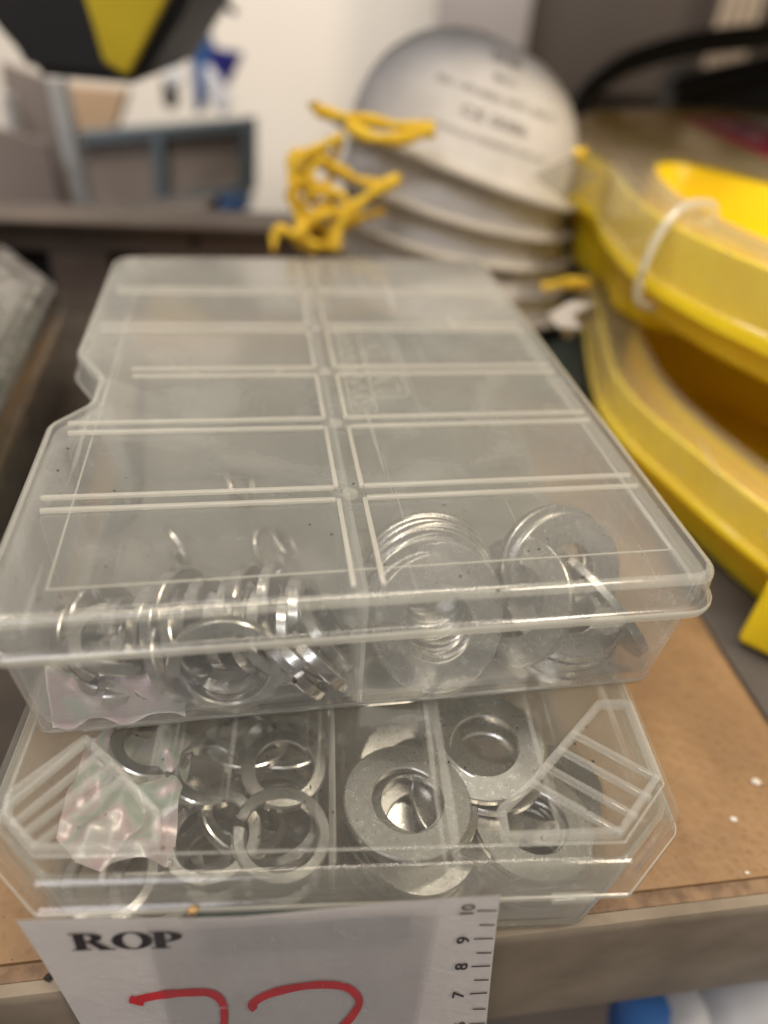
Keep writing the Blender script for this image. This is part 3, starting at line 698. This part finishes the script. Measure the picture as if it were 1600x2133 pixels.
# clear tape over the label, up across both boxes
TX0, TX1 = labpt(300, 1915).x, labpt(925, 1875).x
def tfront(x):
    P = Vector((x, 7.2, 0)); a = TY - BY
    return (7.05 + .11 + x * math.sin(a)) / math.cos(a)
tape = thing('clear_tape', (0, 0, 0), BY, label='strip of clear adhesive tape running from the white label up over both boxes', cat='tape')
bm = NB(); L = []; NXt = 24
for i in range(NXt + 1):
    u = i / NXt; x = TX0 + (TX1 - TX0) * u; yt = tfront(x) 
    pr = [(laby(z_) - .04 + .012 * math.sin(x * 1.3), z_) for z_ in [-3.0 + .25 * q_ for q_ in range(20)]]
    pr += [(4.50, 2.02), (4.56, 2.22), (4.60, 2.38), (4.62, 2.75), (4.68, 2.92), (4.73, 2.96), (4.80, 2.976), (4.88, 2.982), (5.0, 2.984), (5.2, 2.985)]
    for q_ in range(1, 9): pr.append((5.2 + (yt - .25 - 5.2) * q_ / 8, 2.985 + .003 * math.sin(q_ * 1.9 + x * 2)))
    pr += [(yt - .06, 3.03), (yt + .02, 3.12), (yt - .01, 3.26), (yt - .035, 3.44)]
    L.append([bm.verts.new((x + .1 * (2 - p_[1]) * .0, p_[0], p_[1])) for p_ in pr])
for A, B in zip(L, L[1:]):
    for k in range(len(A) - 1): bm.faces.new((A[k], B[k], B[k + 1], A[k + 1]))
# the stretch over the paper is seen as a greyer film
part('tape_strip', bm, M['tape'], tape, 60)
bm = NB(); L = []
for i in range(NXt + 1):
    x = TX0 + (TX1 - .08 - TX0) * i / NXt
    L.append([bm.verts.new((x + .02 * (2.2 - z_), laby(z_) - .034 + .012 * math.sin(x * 1.3), z_)) for z_ in [-3.0 + .272 * q_ for q_ in range(21)]])
for A, B in zip(L, L[1:]):
    for k in range(len(A) - 1): bm.faces.new((A[k], B[k], B[k + 1], A[k + 1]))
part('tape_over_paper', bm, M['labeltape'], tape, 60)
# crumb and flakes
def lump(name, c, r, mat, label, cat, sc=(1, 1, .6), group=None):
    bm = NB(); bmesh.ops.create_icosphere(bm, subdivisions=2, radius=r)
    for v in bm.verts:
        v.co *= 1 + .5 * noise.noise(v.co.normalized() * 1.7 + Vector(c)); v.co = Vector((v.co.x * sc[0], v.co.y * sc[1], v.co.z * sc[2]))
    o = part(name, bm, mat, None, 20, label=label, cat=cat, group=group); o.location = Vector(c) * S; return o
P = Matrix.Rotation(BY, 3, 'Z') @ Vector((labpt(393, 1880).x, 4.60, 2.37))
lump('crumb', P, .10, M['crumb'], 'tan crumb resting on the lip of the lower lid above the label', 'crumb', (.8, .5, 1))
for i, (px, py, r_, l_) in enumerate(((1575, 1628, .085, 'largest white paper flake on the chipboard, nearest the right side'), (1528, 1706, .06, 'small white flake in the middle of the chipboard'), (1556, 1818, .035, 'tiny white flake closest to the chipboard edge'))):
    P = atz(px, py, .03); lump('paper_flake', P, r_, M['whitebit'], l_, 'flake', (1.3, .8, .35), 'white flakes on the chipboard')
P = atz(100, 2035, .03); lump('grit', P, .06, M['dust'], 'black grit speck on the chipboard left of the label', 'grit')

# ------------------------------------------------------------------ yellow cases
def case(name, outer, hole, z0, seam, top, label, fl=.3, bi=1.0):
    t = thing(name, (0, 0, 0), 0, label=label, cat='case', group='yellow assortment cases stacked on the right')
    O = catmull([Vector(p) for p in outer], 7); H = catmull([Vector(p) for p in hole], 7)
    O = [Vector((p.x, p.y)) for p in O]; H = [Vector((p.x, p.y)) for p in H]
    bm = NB()
    # body: outer wall, flange, hole wall, floor
    L = shell(bm, O, [(bi + .35, z0 + .1), (bi + .15, z0), (bi, z0 + .05), (bi - .1, z0 + .2), (bi - .3, seam - fl - .12), (.3, seam - fl - .06), (.02, seam - fl), (-.04, seam - fl + .06), (-.06, seam - .12), (-.02, seam - .04), (.14, seam - .02), (.18, seam + .1), (.20, top - .24), (.24, top - .2), (.32, top - .2), (.34, top - .26), (.36, seam), (bi + .4, z0 + .3)])
    Hh = shell(bm, H, [(-.55, z0 + .30), (-.45, seam), (-.15, top - .3), (-.10, top - .22), (-.04, top - .22), (0, top - .3), (.0, seam), (.03, z0 + .1), (-.1, z0)])
    plate_hole(bm, L[-1], Hh[0]); 
    part('body', bm, M['yellow'], t, 40)
    bm = NB()
    L1 = shell(bm, O, [(-.10, seam + .0), (-.11, seam + .05), (-.03, seam + .12), (.0, top - .25), (.03, top - .12), (.09, top - .03), (.18, top), (.42, top), (.46, top + .05), (.50, top + .05), (.54, top)])
    L2 = shell(bm, O, [(-.10, seam + .0), (.02, seam + .02), (.10, top - .25), (.12, top - .16), (.20, top - .11)])
    H1 = shell(bm, H, [(-.16, top), (-.06, top - .02), (-.02, top - .10), (.0, top - .35)])
    H2 = shell(bm, H, [(-.16, top - .09), (-.10, top - .12), (-.06, top - .2), (.0, top - .35)])
    plate_hole(bm, L1[-1], H1[0]); plate_hole(bm, L2[-1], H2[0])
    bmesh.ops.remove_doubles(bm, verts=bm.verts, dist=.0005)
    ld = part('lid', bm, M['caselid'], t, 40)
    return t, ld, O, H
lowO = [(9.9, 34), (8.2, 32.5), (7.5, 30), (7.35, 27.5), (6.95, 24), (6.75, 21), (7.15, 18.7), (8.15, 16.2), (9.3, 13.7), (11.2, 10.6), (14, 8.4), (18, 7), (25, 7), (30, 12), (31, 30), (28, 40), (18, 42), (12, 38)]
lowH = [(8.65, 25.8), (9.7, 27.2), (11.2, 26.6), (14, 24), (17, 20), (16.5, 14), (13.5, 12.6), (11.2, 13.9), (9.75, 15.9), (8.5, 19.4), (8.25, 22.6)]
upO = [(8.6, 41), (7.2, 38), (6.3, 34), (6.2, 31), (6.9, 28.6), (6.75, 25.5), (7.05, 21.9), (8.0, 19.2), (9.15, 17.2), (11, 14.2), (14, 11.7), (18, 10), (26, 10), (31, 15), (32, 34), (29, 44), (20, 46.5), (12, 44)]
upH = [(8.45, 28.2), (9.2, 30.0), (10.5, 30.4), (12.6, 28.2), (16, 24.6), (18, 20), (15.5, 15.6), (12.6, 15.4), (10.9, 17.2), (9.4, 19.7), (8.3, 23.2), (8.15, 26)]
lc, llid, lO_, lH_ = case('yellow_case', lowO, lowH, .15, 2.2, 3.45, 'lower yellow case with a handle opening under a milky lid, directly on the dark sheet', .28, 1.2)
uc, ulid, uO, uH = case('yellow_case', upO, upH, 5.0, 6.35, 8.0, 'upper yellow case with a milky lid, red sticker and plastic hoop around its handle', .45, .62)
bm = NB(); TR_ = rpoly([(8.4, 24.0, .8), (11.5, 22.6, 1), (19, 27, 1), (27, 28, 1), (28, 40, 1), (12, 41, 1), (8.0, 37, 1), (6.8, 31, .8), (7.6, 28.5, .8), (7.5, 26, .8)], 4)
shell(bm, TR_, [(.9, 3.62), (.6, 3.5), (.3, 3.6), (.1, 4.2), (0, 5.05)], True, True); part('deep_tray', bm, M['yellow'], uc, 40)
def recess(par, H, z_):
    bm = NB(); shell(bm, H, [(-.3, z_), (-.3, z_ + .1)], True, True); part('recess_floor', bm, M['yellow'], par, 40)
recess(uc, uH, 5.2); recess(lc, lH_, .4)
# latch hanging at the front of the lower case
bm = NB(); P0 = atz(1600, 1290, 1.2)
box(bm, (-.38, -.22, -.9), (.9, .22, 1.1), .20, Matrix.Translation(P0) @ Matrix.Rotation(-.6, 4, 'Z'), 4)
lt = props(part('case_latch', bm, M['yellow']), 'rounded yellow latch hanging down at the right edge below the lower case', 'latch')
# sticker on the upper lid
st = thing('sticker', (0, 0, 0), 0, label='maroon and white sticker with a pink emblem on the upper case lid', cat='sticker')
def zpoly(pts, z_, th, mat, name, par, k=0):
    bm = NB(); P = [Vector(p) for p in pts]
    lo = [bm.verts.new((p.x, p.y, z_)) for p in P]; hi = [bm.verts.new((p.x, p.y, z_ + th)) for p in P]
    bm.faces.new(lo); bm.faces.new(hi)
    for i in range(len(P)): bm.faces.new((lo[i], lo[(i + 1) % len(P)], hi[(i + 1) % len(P)], hi[i]))
    return part(name, bm, mat, par, 0)
zpoly([(12.9, 40.6), (16.3, 42.9), (17.2, 37.0), (14.2, 30.2)], 8.012, .01, M['red'], 'maroon_band', st)
zpoly([(16.3, 42.9), (22, 44), (22, 38), (17.2, 37.0)], 8.012, .012, M['whitep'], 'white_panel', st)
zpoly([(14.3, 40.2), (15.7, 40.9), (15.9, 37.2), (14.9, 35.4)], 8.025, .008, M['pink'], 'emblem', st)
zpoly([(14.9, 39.0), (15.3, 39.4), (15.45, 37.9), (15.1, 37.0)], 8.036, .008, M['darkblue'], 'emblem_centre', st)
zpoly([(15.3, 34.4), (16.0, 35.6), (16.3, 34.6), (15.6, 33.4)], 8.025, .008, M['pink'], 'pink_lettering', st)
# hoop
bm = NB()
hoop = catmull([(9.0, 22.6, 6.2), (9.1, 22.7, 7.4), (8.75, 22.2, 8.12), (8.2, 21.8, 8.32), (7.5, 21.3, 8.25), (7.0, 20.85, 7.7), (6.75, 20.6, 6.9), (6.75, 20.6, 6.2), (7.0, 20.8, 5.7), (8.0, 21.6, 5.4)], 6, True)
tube(bm, hoop, .13, 10, True)
props(part('plastic_hoop', bm, M['hoop']), 'milky plastic hoop looped through the handle of the upper yellow case', 'hoop')

# ------------------------------------------------------------------ respirator masks
def mask_cup(name, cx, cy_, cz, sx, sy, h, tilt, label, full=False, seed=0):
    t = thing(name, (cx, cy_, cz), 0, label=label, cat='dust mask', group='white cup masks nested in a stack')
    t.rotation_euler = (R(-4), tilt, R(6))
    bm = NB(); nu, nv = 48, 16; Rg = []
    for j in range(nv + 1):
        v = j / nv; a = v * math.pi / 2
        rr = math.cos(a) ** .80; zz = math.sin(a) ** .9 * h
        if j == nv: rr = 0
        Rg.append((rr, zz))
    prof = [(1.10, -.10), (1.11, -.02), (1.03, .03)] + Rg
    L = []
    for rr, zz in prof[:-1]:
        L.append([bm.verts.new((sx * rr * math.cos(u * 2 * math.pi / nu), sy * rr * math.sin(u * 2 * math.pi / nu), zz + .12 * rr * math.sin(4 * math.pi * u / nu + seed) + .10 * noise.noise(Vector((rr * 3 * math.cos(u * 2 * math.pi / nu), rr * 3 * math.sin(u * 2 * math.pi / nu), seed * 3 + 1))))) for u in range(nu)])
    apex = bm.verts.new((0, 0, h))
    for A, B in zip(L, L[1:]):
        for k in range(nu): bm.faces.new((A[k], A[(k + 1) % nu], B[(k + 1) % nu], B[k]))
    for k in range(nu): bm.faces.new((L[-1][k], L[-1][(k + 1) % nu], apex))
    cupo = part('cup', bm, M['cup'], t, 80)
    md = cupo.modifiers.new('s', 'SOLIDIFY'); md.thickness = .12 * S; md.offset = -1
    bm = NB(); tube(bm, [(sx * 1.10 * math.cos(u * 2 * math.pi / nu), sy * 1.10 * math.sin(u * 2 * math.pi / nu), -.06 + .12 * math.sin(4 * math.pi * u / nu + seed)) for u in range(nu)], .17, 8, True, 1.6)
    part('rim', bm, M['cuprim'], t, 80)
    # printed lines, wrapped on the cup
    for k, (s_, sz, vv) in enumerate((('3NR', .62, 4.35), ('8812', .42, 3.65), ('EN 149:2001 FFP1 NR D', .46, 2.95), ('CE 0086', .72, 2.15), ('PARTICLE RESPIRATOR NR', .40, 1.35)) if full else (('CE 0086', .9, 2.0), ('PARTICLE RESPIRATOR', .42, 1.15))):
        tb_ = text_mesh(s_, sz, 0)
        bmesh.ops.subdivide_edges(tb_, edges=tb_.edges[:], cuts=1)
        for v in tb_.verts:
            zz = (vv + v.co.y * .75) / 4.9 * h * .95
            a = math.asin(min(.999, (zz / h)) ** (1 / .9)); rr = math.cos(a) ** .80
            th = -math.pi / 2 + v.co.x / (sx * max(.35, rr)) 
            v.co = Vector(((sx * rr + .05) * math.cos(th), (sy * rr + .05) * math.sin(th), zz + .05))
        part('print', tb_, M['greyink'], t, 0)
    return t
mx0 = at(950, 300, 31.5)
stackm = [(1.75, 31.6, 7.0, 4.6, 4.3, 4.25, .23, 'topmost white cup mask of the stack, printed dome fully in view', True),
          (1.65, 31.7, 5.55, 4.7, 4.3, 4.6, .16, 'second white cup mask from the top of the stack, print half covered', False),
          (1.75, 31.8, 4.25, 4.75, 4.3, 4.6, .13, 'third white cup mask from the top, middle of the stack', False),
          (1.90, 31.8, 3.0, 4.75, 4.3, 4.6, .11, 'fourth white cup mask from the top of the stack', False),
          (2.20, 31.6, 1.75, 4.75, 4.3, 4.6, .09, 'lowest white cup mask of the stack, next to the shelf', False)]
for i, (x, y, zz, sx, sy, h, tl, l_, fu) in enumerate(stackm):
    mask_cup('dust_mask', x, y, zz, sx, sy, h, tl, l_, fu, i * .6)
# yellow elastic straps at the left of the stack
def strap(pts, wd, y, label, yj=0):
    P = [at(a, b, y + (c if len(q_) > 2 else 0)) for q_ in pts for a, b, c in [q_ if len(q_) > 2 else (*q_, 0)]]
    P = catmull(P, 6, False); bm = NB()
    tube(bm, P, [wd * (.55 + .45 * abs(math.sin(i_ * .33 + pts[0][0]))) for i_ in range(len(P))], 8, False, .42)
    props(part('elastic_strap', bm, M['strap'], None, 60), label, 'strap', 'yellow elastic straps of the masks')
strap([(652, 212), (660, 228), (700, 240), (760, 250), (830, 262), (905, 268)], .22, 26.4, 'yellow strap lying along the rim of the topmost mask')
strap([(720, 258), (770, 285), (830, 290), (880, 278), (905, 270)], .24, 26.2, 'yellow strap sagging in a loop below the topmost rim')
strap([(715, 285), (660, 310), (612, 345), (605, 400), (620, 450), (640, 500), (690, 515)], .20, 26.3, 'long yellow strap looping outermost at the left of the mask stack')
strap([(690, 290), (672, 320), (690, 370), (660, 400), (630, 430), (670, 470), (700, 500)], .20, 26.6, 'twisted yellow strap inside the outer loop beside the masks')
strap([(830, 372), (780, 400), (730, 440), (705, 480), (695, 520)], .24, 26.0, 'yellow strap rising slantwise to the second mask rim')
strap([(800, 440), (750, 455), (690, 480), (650, 470), (615, 400), (640, 350), (700, 345)], .19, 26.8, 'yellow strap curling back behind the slanting one')
strap([(570, 520), (572, 490), (590, 478), (615, 490), (640, 470), (680, 440)], .22, 26.2, 'lowest yellow strap loop at the left, almost touching the box lid')
strap([(620, 350), (650, 420), (700, 440), (680, 500), (640, 520)], .20, 26.9, 'short yellow strap in the middle of the tangle')
strap([(640, 330), (700, 350), (740, 372), (790, 385), (835, 368)], .2, 26.5, 'yellow strap running from the tangle to the second rim')
strap([(610, 390), (650, 380), (690, 420), (640, 460), (620, 500), (660, 520)], .24, 26.4, 'broad yellow strap crossing low in the tangle')
strap([(680, 330), (650, 350), (650, 400), (700, 400), (720, 430), (670, 450)], .16, 26.1, 'thin yellow strap twisted at the front of the tangle')
strap([(600, 350), (615, 320), (650, 318), (690, 330), (705, 300)], .18, 26.7, 'yellow strap arching over the top of the tangle')
strap([(1130, 600), (1180, 590), (1230, 592)], .24, 25.5, 'yellow strap end near the shelf at the right of the mask stack')
strap([(1212, 318), (1206, 322), (1216, 326)], .30, 25.5, 'small bright yellow strap knot beside the upper yellow case')
def tagcard(name, pts, y, mat, label, dark=False):
    P = [at(a, b, y) for a, b in pts]; bm = NB(); f = bm.faces.new([bm.verts.new(p) for p in P])
    bmesh.ops.solidify(bm, geom=[f], thickness=.05); o = part(name, bm, mat, None, 0); return props(o, label, 'tag')
M['foil'] = plastic('foil_tag', haze=.42, hcol=(.62, .58, .50), rough=.2, scratches=False)
tagcard('clear_tag', [(1110, 365), (1175, 418), (1248, 368), (1190, 325)], 24.5, M['foil'], 'translucent plastic tag sticking out at the right of the mask stack')
tg = tagcard('paper_tag', [(1142, 655), (1232, 600), (1245, 660), (1182, 708)], 21.8, M['cup'], 'pale tag with a dark hole hanging between box and yellow cases')
props(tg, None)
gr = thing('folded_cloth', (0, 0, 0), 0, label='dark green folded cloth on the shelf behind the boxes', cat='cloth')
bm = NB(); P = atz(1160, 700, .4)
box(bm, (P.x - 2.4, P.y - 5.5, .01), (P.x + 1.2, P.y + 1.5, .8), .2); part('fold', bm, M['green'], gr)

# ------------------------------------------------------------------ clear case on the left
cl = thing('clear_case', (0, 0, 0), 0, label='scuffed clear plastic case standing at the left edge of the shelf', cat='case')
def shY(a, b): return Vector((a, b))
c0, c1 = Vector((-11.4, 22.6)), Vector((-8.7, 11.2))
du = (c1 - c0).normalized(); nu_ = Vector((-du.y, du.x))   # toward +x/+y side
CO = rpoly([(c1.x, c1.y, .7), (c0.x, c0.y, 1.0), (c0.x - 3.2, c0.y + 3.2, 1.2), (c0.x - 14, c0.y + 2, .8), (c1.x - 14, c1.y - 3, .8)], 5)
bm = NB()
shell(bm, CO, [(.45, .02), (.40, .2), (.12, 2.8), (.10, 2.9), (-.05, 2.95), (-.05, 3.1), (.0, 3.15), (.03, 3.8), (.12, 3.97), (.28, 4.05)], True, True); 
part('shell', bm, M['oldclear'], cl, 40)
bm = NB(); 
shell(bm, inset(CO, .75), [(0, .1), (-.2, 2.9)], True, True); part('dark_content', bm, surf('dark_content', (.05, .055, .05), .5, col2=(.16, .15, .13), nscale=60), cl, 40)
bm = NB(); tube(bm, [(p.x, p.y, 4.02) for p in inset(CO, .75)], .09, 6, True); part('lid_ridge', bm, M['oldclear'], cl, 60)

bs = thing('shade_strip', (0, 0, 0), .22, label='dark brown sheet painting the shade on the shelf between the clear case and the boxes', cat='mat')  # dark sheet painting the shade between clear case and boxes
bm = NB(); box(bm, (-13.5, 7.6, .01), (-5.0, 36, .018), 0); part('shade_sheet', bm, surf('shade_brown', (.05, .038, .028), .75, col2=(.032, .024, .018), nscale=60, bump=.3, bscale=300), bs)
# ------------------------------------------------------------------ back of the shelf and beyond
def flatbox(name, p0, yaw, w_, h_, d_, mat, parent=None, bev=.05, lean=0, **k):
    """upright box: p0 = lower front left corner"""
    bm = NB(); box(bm, (0, 0, 0), (w_, d_, h_), bev)
    o = part(name, bm, mat, parent, **k)
    if parent is None: o.location = Vector(p0) * S; o.rotation_euler = (0, lean, yaw)
    else:
        for v in o.data.vertices: v.co = Matrix.Rotation(yaw, 3, 'Z') @ (Matrix.Rotation(lean, 3, 'Y') @ v.co) + Vector(p0) * S
    return o
# perforated back rail
br = thing('back_rail', (-24, 28.6, 0), .17, label='dark brown perforated steel rail along the back of the shelf', cat='rail')
RX = 26.0
holes = [(7.2, 8.8), (11.2, 12.9)]
bm = NB(); box(bm, (0, 0, 2.35), (RX, .5, 3.7), .08)
box(bm, (0, .05, -3), (RX, .5, .35), .03)
xs = [0] + [v for h_ in holes for v in h_] + [RX]
for a, b in zip(xs[::2], xs[1::2]): box(bm, (a, .08, .35), (b, .5, 2.35), 0)
part('rail_face', bm, M['darkmetal'], br)
bm = NB(); box(bm, (0, .9, -3), (RX, 1.0, 2.6), 0); part('rail_back', bm, M['hole'], br)
bm = NB(); box(bm, (0, -.9, 3.71), (RX, 1.6, 3.86), .04); part('rail_top', bm, M['darkmetal'], br)
bm = NB(); bmesh.ops.create_cone(bm, cap_ends=True, segments=16, radius1=.22, radius2=.22, depth=.1, matrix=Matrix.Translation((15.0, -.02, 2.95)) @ Matrix.Rotation(R(90), 4, 'X')); part('rivet_hole', bm, M['hole'], br)
# white wall and panels
P = at(400, 470, 85)
bm = NB(); box(bm, (-120, 84, -60), (70, 86, 48)); part('back_wall', bm, M['wall'], kind='structure')
a, b = at(880, 400, 72), at(1700, 400, 72)
flatbox('brown_panel', (a.x + 1.0, 72, -30), 0, 60, 110, 3, M['brown'], bev=.2, label='dark brown panel standing behind the masks and the yellow cases', cat='panel')
a = at(884, 300, 70); flatbox('grey_post', (a.x, 69, -30), 0, 7.5, 110, 2, M['greypost'], bev=.6, label='grey upright post at the left edge of the brown panel', cat='post')
rs = thing('ridged_strip', (0, 0, 0), 0, label='beige ridged strip upright against the brown panel at the right', cat='strip')
for k in range(4):
    a = at(1478 + k * 22, 100, 68); flatbox('ridge', (a.x, 68, -10), 0, .62, 80, .6, M['beige'], rs, .15)
flatbox('shade_board', (-9, 23.2, 17.5), .12, 60, 1.6, 30, M['brown'], bev=.1, label='unseen brown board added above the masks and yellow cases to shade them', cat='shelf')  # unseen board added to shade the mask tops and the back
# black cable
bm = NB(); tube(bm, catmull([at(1195, 240, 48), at(1225, 190, 48), at(1290, 140, 48), at(1370, 110, 48), at(1460, 90, 48), at(1600, 74, 48), at(1700, 66, 48)], 8, False), .62, 12)
props(part('black_cable', bm, M['black']), 'thick black cable arching above the upper yellow case', 'cable')
bt = thing('black_tool', (0, 0, 0), 0, label='flat black tool lying behind the upper yellow case', cat='tool')
a = at(1400, 208, 50); flatbox('tool_body', (a.x, 50, a.z - 2), .1, 22, 3.6, 3, M['black'], bt, .6)
bm = NB(); tube(bm, [at(1400, 195, 49), at(1480, 172, 49), at(1620, 140, 49)], .8, 10); part('tool_arm', bm, M['black'], bt)
flatbox('shelf_block', (at(1190, 280, 60).x, 60, -20), 0, 45, at(1300, 200, 60).z + 20, 3, M['darkmetal'], label='dark steel shelf edge behind the upper yellow case', cat='shelf')
# grey frame with two panes
fr = thing('window_bin', (0, 0, 0), 0, label='blue grey framed rack with two taupe panels in front of the white wall', cat='rack')
def quadbox(name, px, y, dep, mat, parent, yy=None):
    P = [at(a, b, y) for a, b in px]; bm = NB()
    A = [bm.verts.new(p) for p in P]; B = [bm.verts.new(p + Vector((0, dep, 0))) for p in P]
    bm.faces.new(A); bm.faces.new(B)
    for i in range(4): bm.faces.new((A[i], A[(i + 1) % 4], B[(i + 1) % 4], B[i]))
    return part(name, bm, mat, parent, 0)
quadbox('panel', [(165, 300), (318, 288), (325, 440), (180, 460)], 50.6, .6, M['binpane'], fr)
quadbox('panel', [(335, 285), (500, 268), (500, 395), (340, 425)], 50.6, .6, M['binpane'], fr)
quadbox('frame_rail', [(158, 278), (522, 250), (524, 270), (160, 300)], 50, 1.5, M['binframe'], fr)
quadbox('frame_rail', [(175, 455), (522, 400), (522, 385), (172, 440)], 50, 1.5, M['binframe'], fr)
quadbox('frame_post', [(500, 262), (524, 260), (524, 402), (502, 404)], 49.9, 1.7, M['binframe'], fr)
quadbox('frame_post', [(314, 283), (338, 281), (346, 432), (324, 436)], 49.9, 1.7, M['binframe'], fr)
# slanting galvanised upright
gu = thing('steel_upright', (0, 0, 0), 0, label='bright galvanised upright slanting down at the far left', cat='upright')
quadbox('flange', [(98, 165), (125, 165), (190, 460), (158, 460)], 42, 1, M['galv'], gu)
quadbox('web', [(0, 130), (98, 165), (158, 470), (60, 480)], 42.6, .5, M['binpane'], gu)
gu2 = thing('steel_upright', (0, 0, 0), 0, label='narrow galvanised upright at the left picture edge', cat='upright')
quadbox('flange', [(0, 200), (12, 200), (75, 455), (52, 460)], 41, 1, M['galv'], gu2)
props(quadbox('cardboard_piece', [(130, 178), (262, 190), (235, 275), (150, 285)], 56, 1.2, M['card'], None), 'tan cardboard piece between upright and rack', 'cardboard')
props(quadbox('glass_pane', [(-60, 250), (100, 300), (140, 500), (-60, 520)], 40, .4, M['binpane'], None), 'dull taupe sheet low at the left edge behind the clear case', 'sheet')
props(quadbox('grey_tray', [(160, 470), (410, 450), (415, 480), (150, 500)], 33, 4, surf('taupe_tray', (.24, .20, .17), .6), None), 'low taupe tray on the back rail beneath the framed rack', 'tray')
# black and yellow tool case
tc_ = thing('tool_case', (0, 0, 0), 0, label='black tool case with a yellow wedge hanging in from the top left corner', cat='tool case')
def prism(name, px, y, dep, mat, parent, bev=.25):
    P = [at(a, b, y) for a, b in px]; bm = NB()
    A = [bm.verts.new(p) for p in P]; B = [bm.verts.new(p + Vector((0, dep, 0))) for p in P]
    bm.faces.new(A); bm.faces.new(B); n = len(P)
    for i in range(n): bm.faces.new((A[i], A[(i + 1) % n], B[(i + 1) % n], B[i]))
    if bev: bmesh.ops.bevel(bm, geom=bm.edges[:], offset=bev, segments=3, affect='EDGES')
    return part(name, bm, mat, parent, 40)
prism('body', [(-120, -120), (420, -120), (395, 0), (290, 178), (60, 158), (0, 60), (-60, -20)], 33, 8, M['black'], tc_, .4)
prism('yellow_wedge', [(150, -120), (375, -120), (348, 0), (266, 160), (215, 130), (178, 0)], 32.8, .4, M['tyellow'], tc_, .1)
# black strap and blue things
bm = NB(); tube(bm, catmull([at(470, -20, 46), at(440, 25, 46), at(400, 70, 46), at(350, 120, 46), at(340, 140, 46)], 6, False), .32, 8)
tube(bm, catmull([at(440, 0, 46), at(470, 12, 46), at(492, 28, 46)], 4, False), .2, 6)
props(part('black_wire', bm, M['black']), 'thin black wire slanting beside the tool case', 'wire')
bp = thing('blue_package', (0, 0, 0), 0, label='blue and white packages hanging on the wall above the framed rack', cat='package')
prism('blue_side', [(395, 95), (425, 60), (445, 110), (420, 235), (405, 240)], 62, 1.5, M['blue'], bp, .2)
prism('dark_flap', [(430, 100), (505, 110), (470, 185), (445, 170)], 61, 1, M['darkblue'], bp, .2)
prism('white_bottle', [(420, 130), (450, 150), (482, 225), (455, 245), (430, 200)], 60.5, 1.2, M['whitep'], bp, .3)
pb = thing('hanging_bottle', (0, 0, 0), 0, label='small black and white bottle hanging between tool case and blue packages', cat='bottle')
prism('white_cap', [(340, 140), (375, 145), (380, 180), (350, 190)], 60, 1, M['whitep'], pb, .3)
prism('black_neck', [(335, 160), (350, 190), (368, 190), (365, 230), (340, 225)], 59.5, 1, M['black'], pb, .2)
props(prism('blue_box', [(438, 415), (510, 405), (512, 450), (442, 455)], 56, 3, M['blue'], None, .2), 'small blue box low behind the framed rack', 'box')
# under the shelf: bags seen past the rail
ub = thing('bag_heap', (0, 0, 0), 0, label='blue and white bags below the shelf at the bottom right corner', cat='bags')
M['bagwhite'] = surf('grey_white_bag', (.38, .38, .40), .5, col2=(.25, .26, .28), nscale=25)
for k, (px, py, r_, mt_) in enumerate(((1440, 2150, 1.0, 'bagwhite'), (1505, 2112, .8, 'blue'), (1580, 2110, 1.3, 'blue'), (1390, 2165, .9, 'blue'), (1550, 2160, 1.4, 'bagwhite'), (1640, 2100, 1.5, 'blue'))):
    P = atz(px, py, -9.0); bm = NB(); bmesh.ops.create_icosphere(bm, subdivisions=3, radius=r_ * 1.6)
    for v in bm.verts: v.co = v.co * (1 + .35 * noise.noise(v.co * .6 + Vector((k, 0, 0)))) + P
    part('bag', bm, M[mt_], ub, 60)
bm = NB(); box(bm, (-80, -40, -32), (80, 84, -30)); part('floor', bm, surf('dark_floor', (.12, .10, .09), .6), kind='structure')
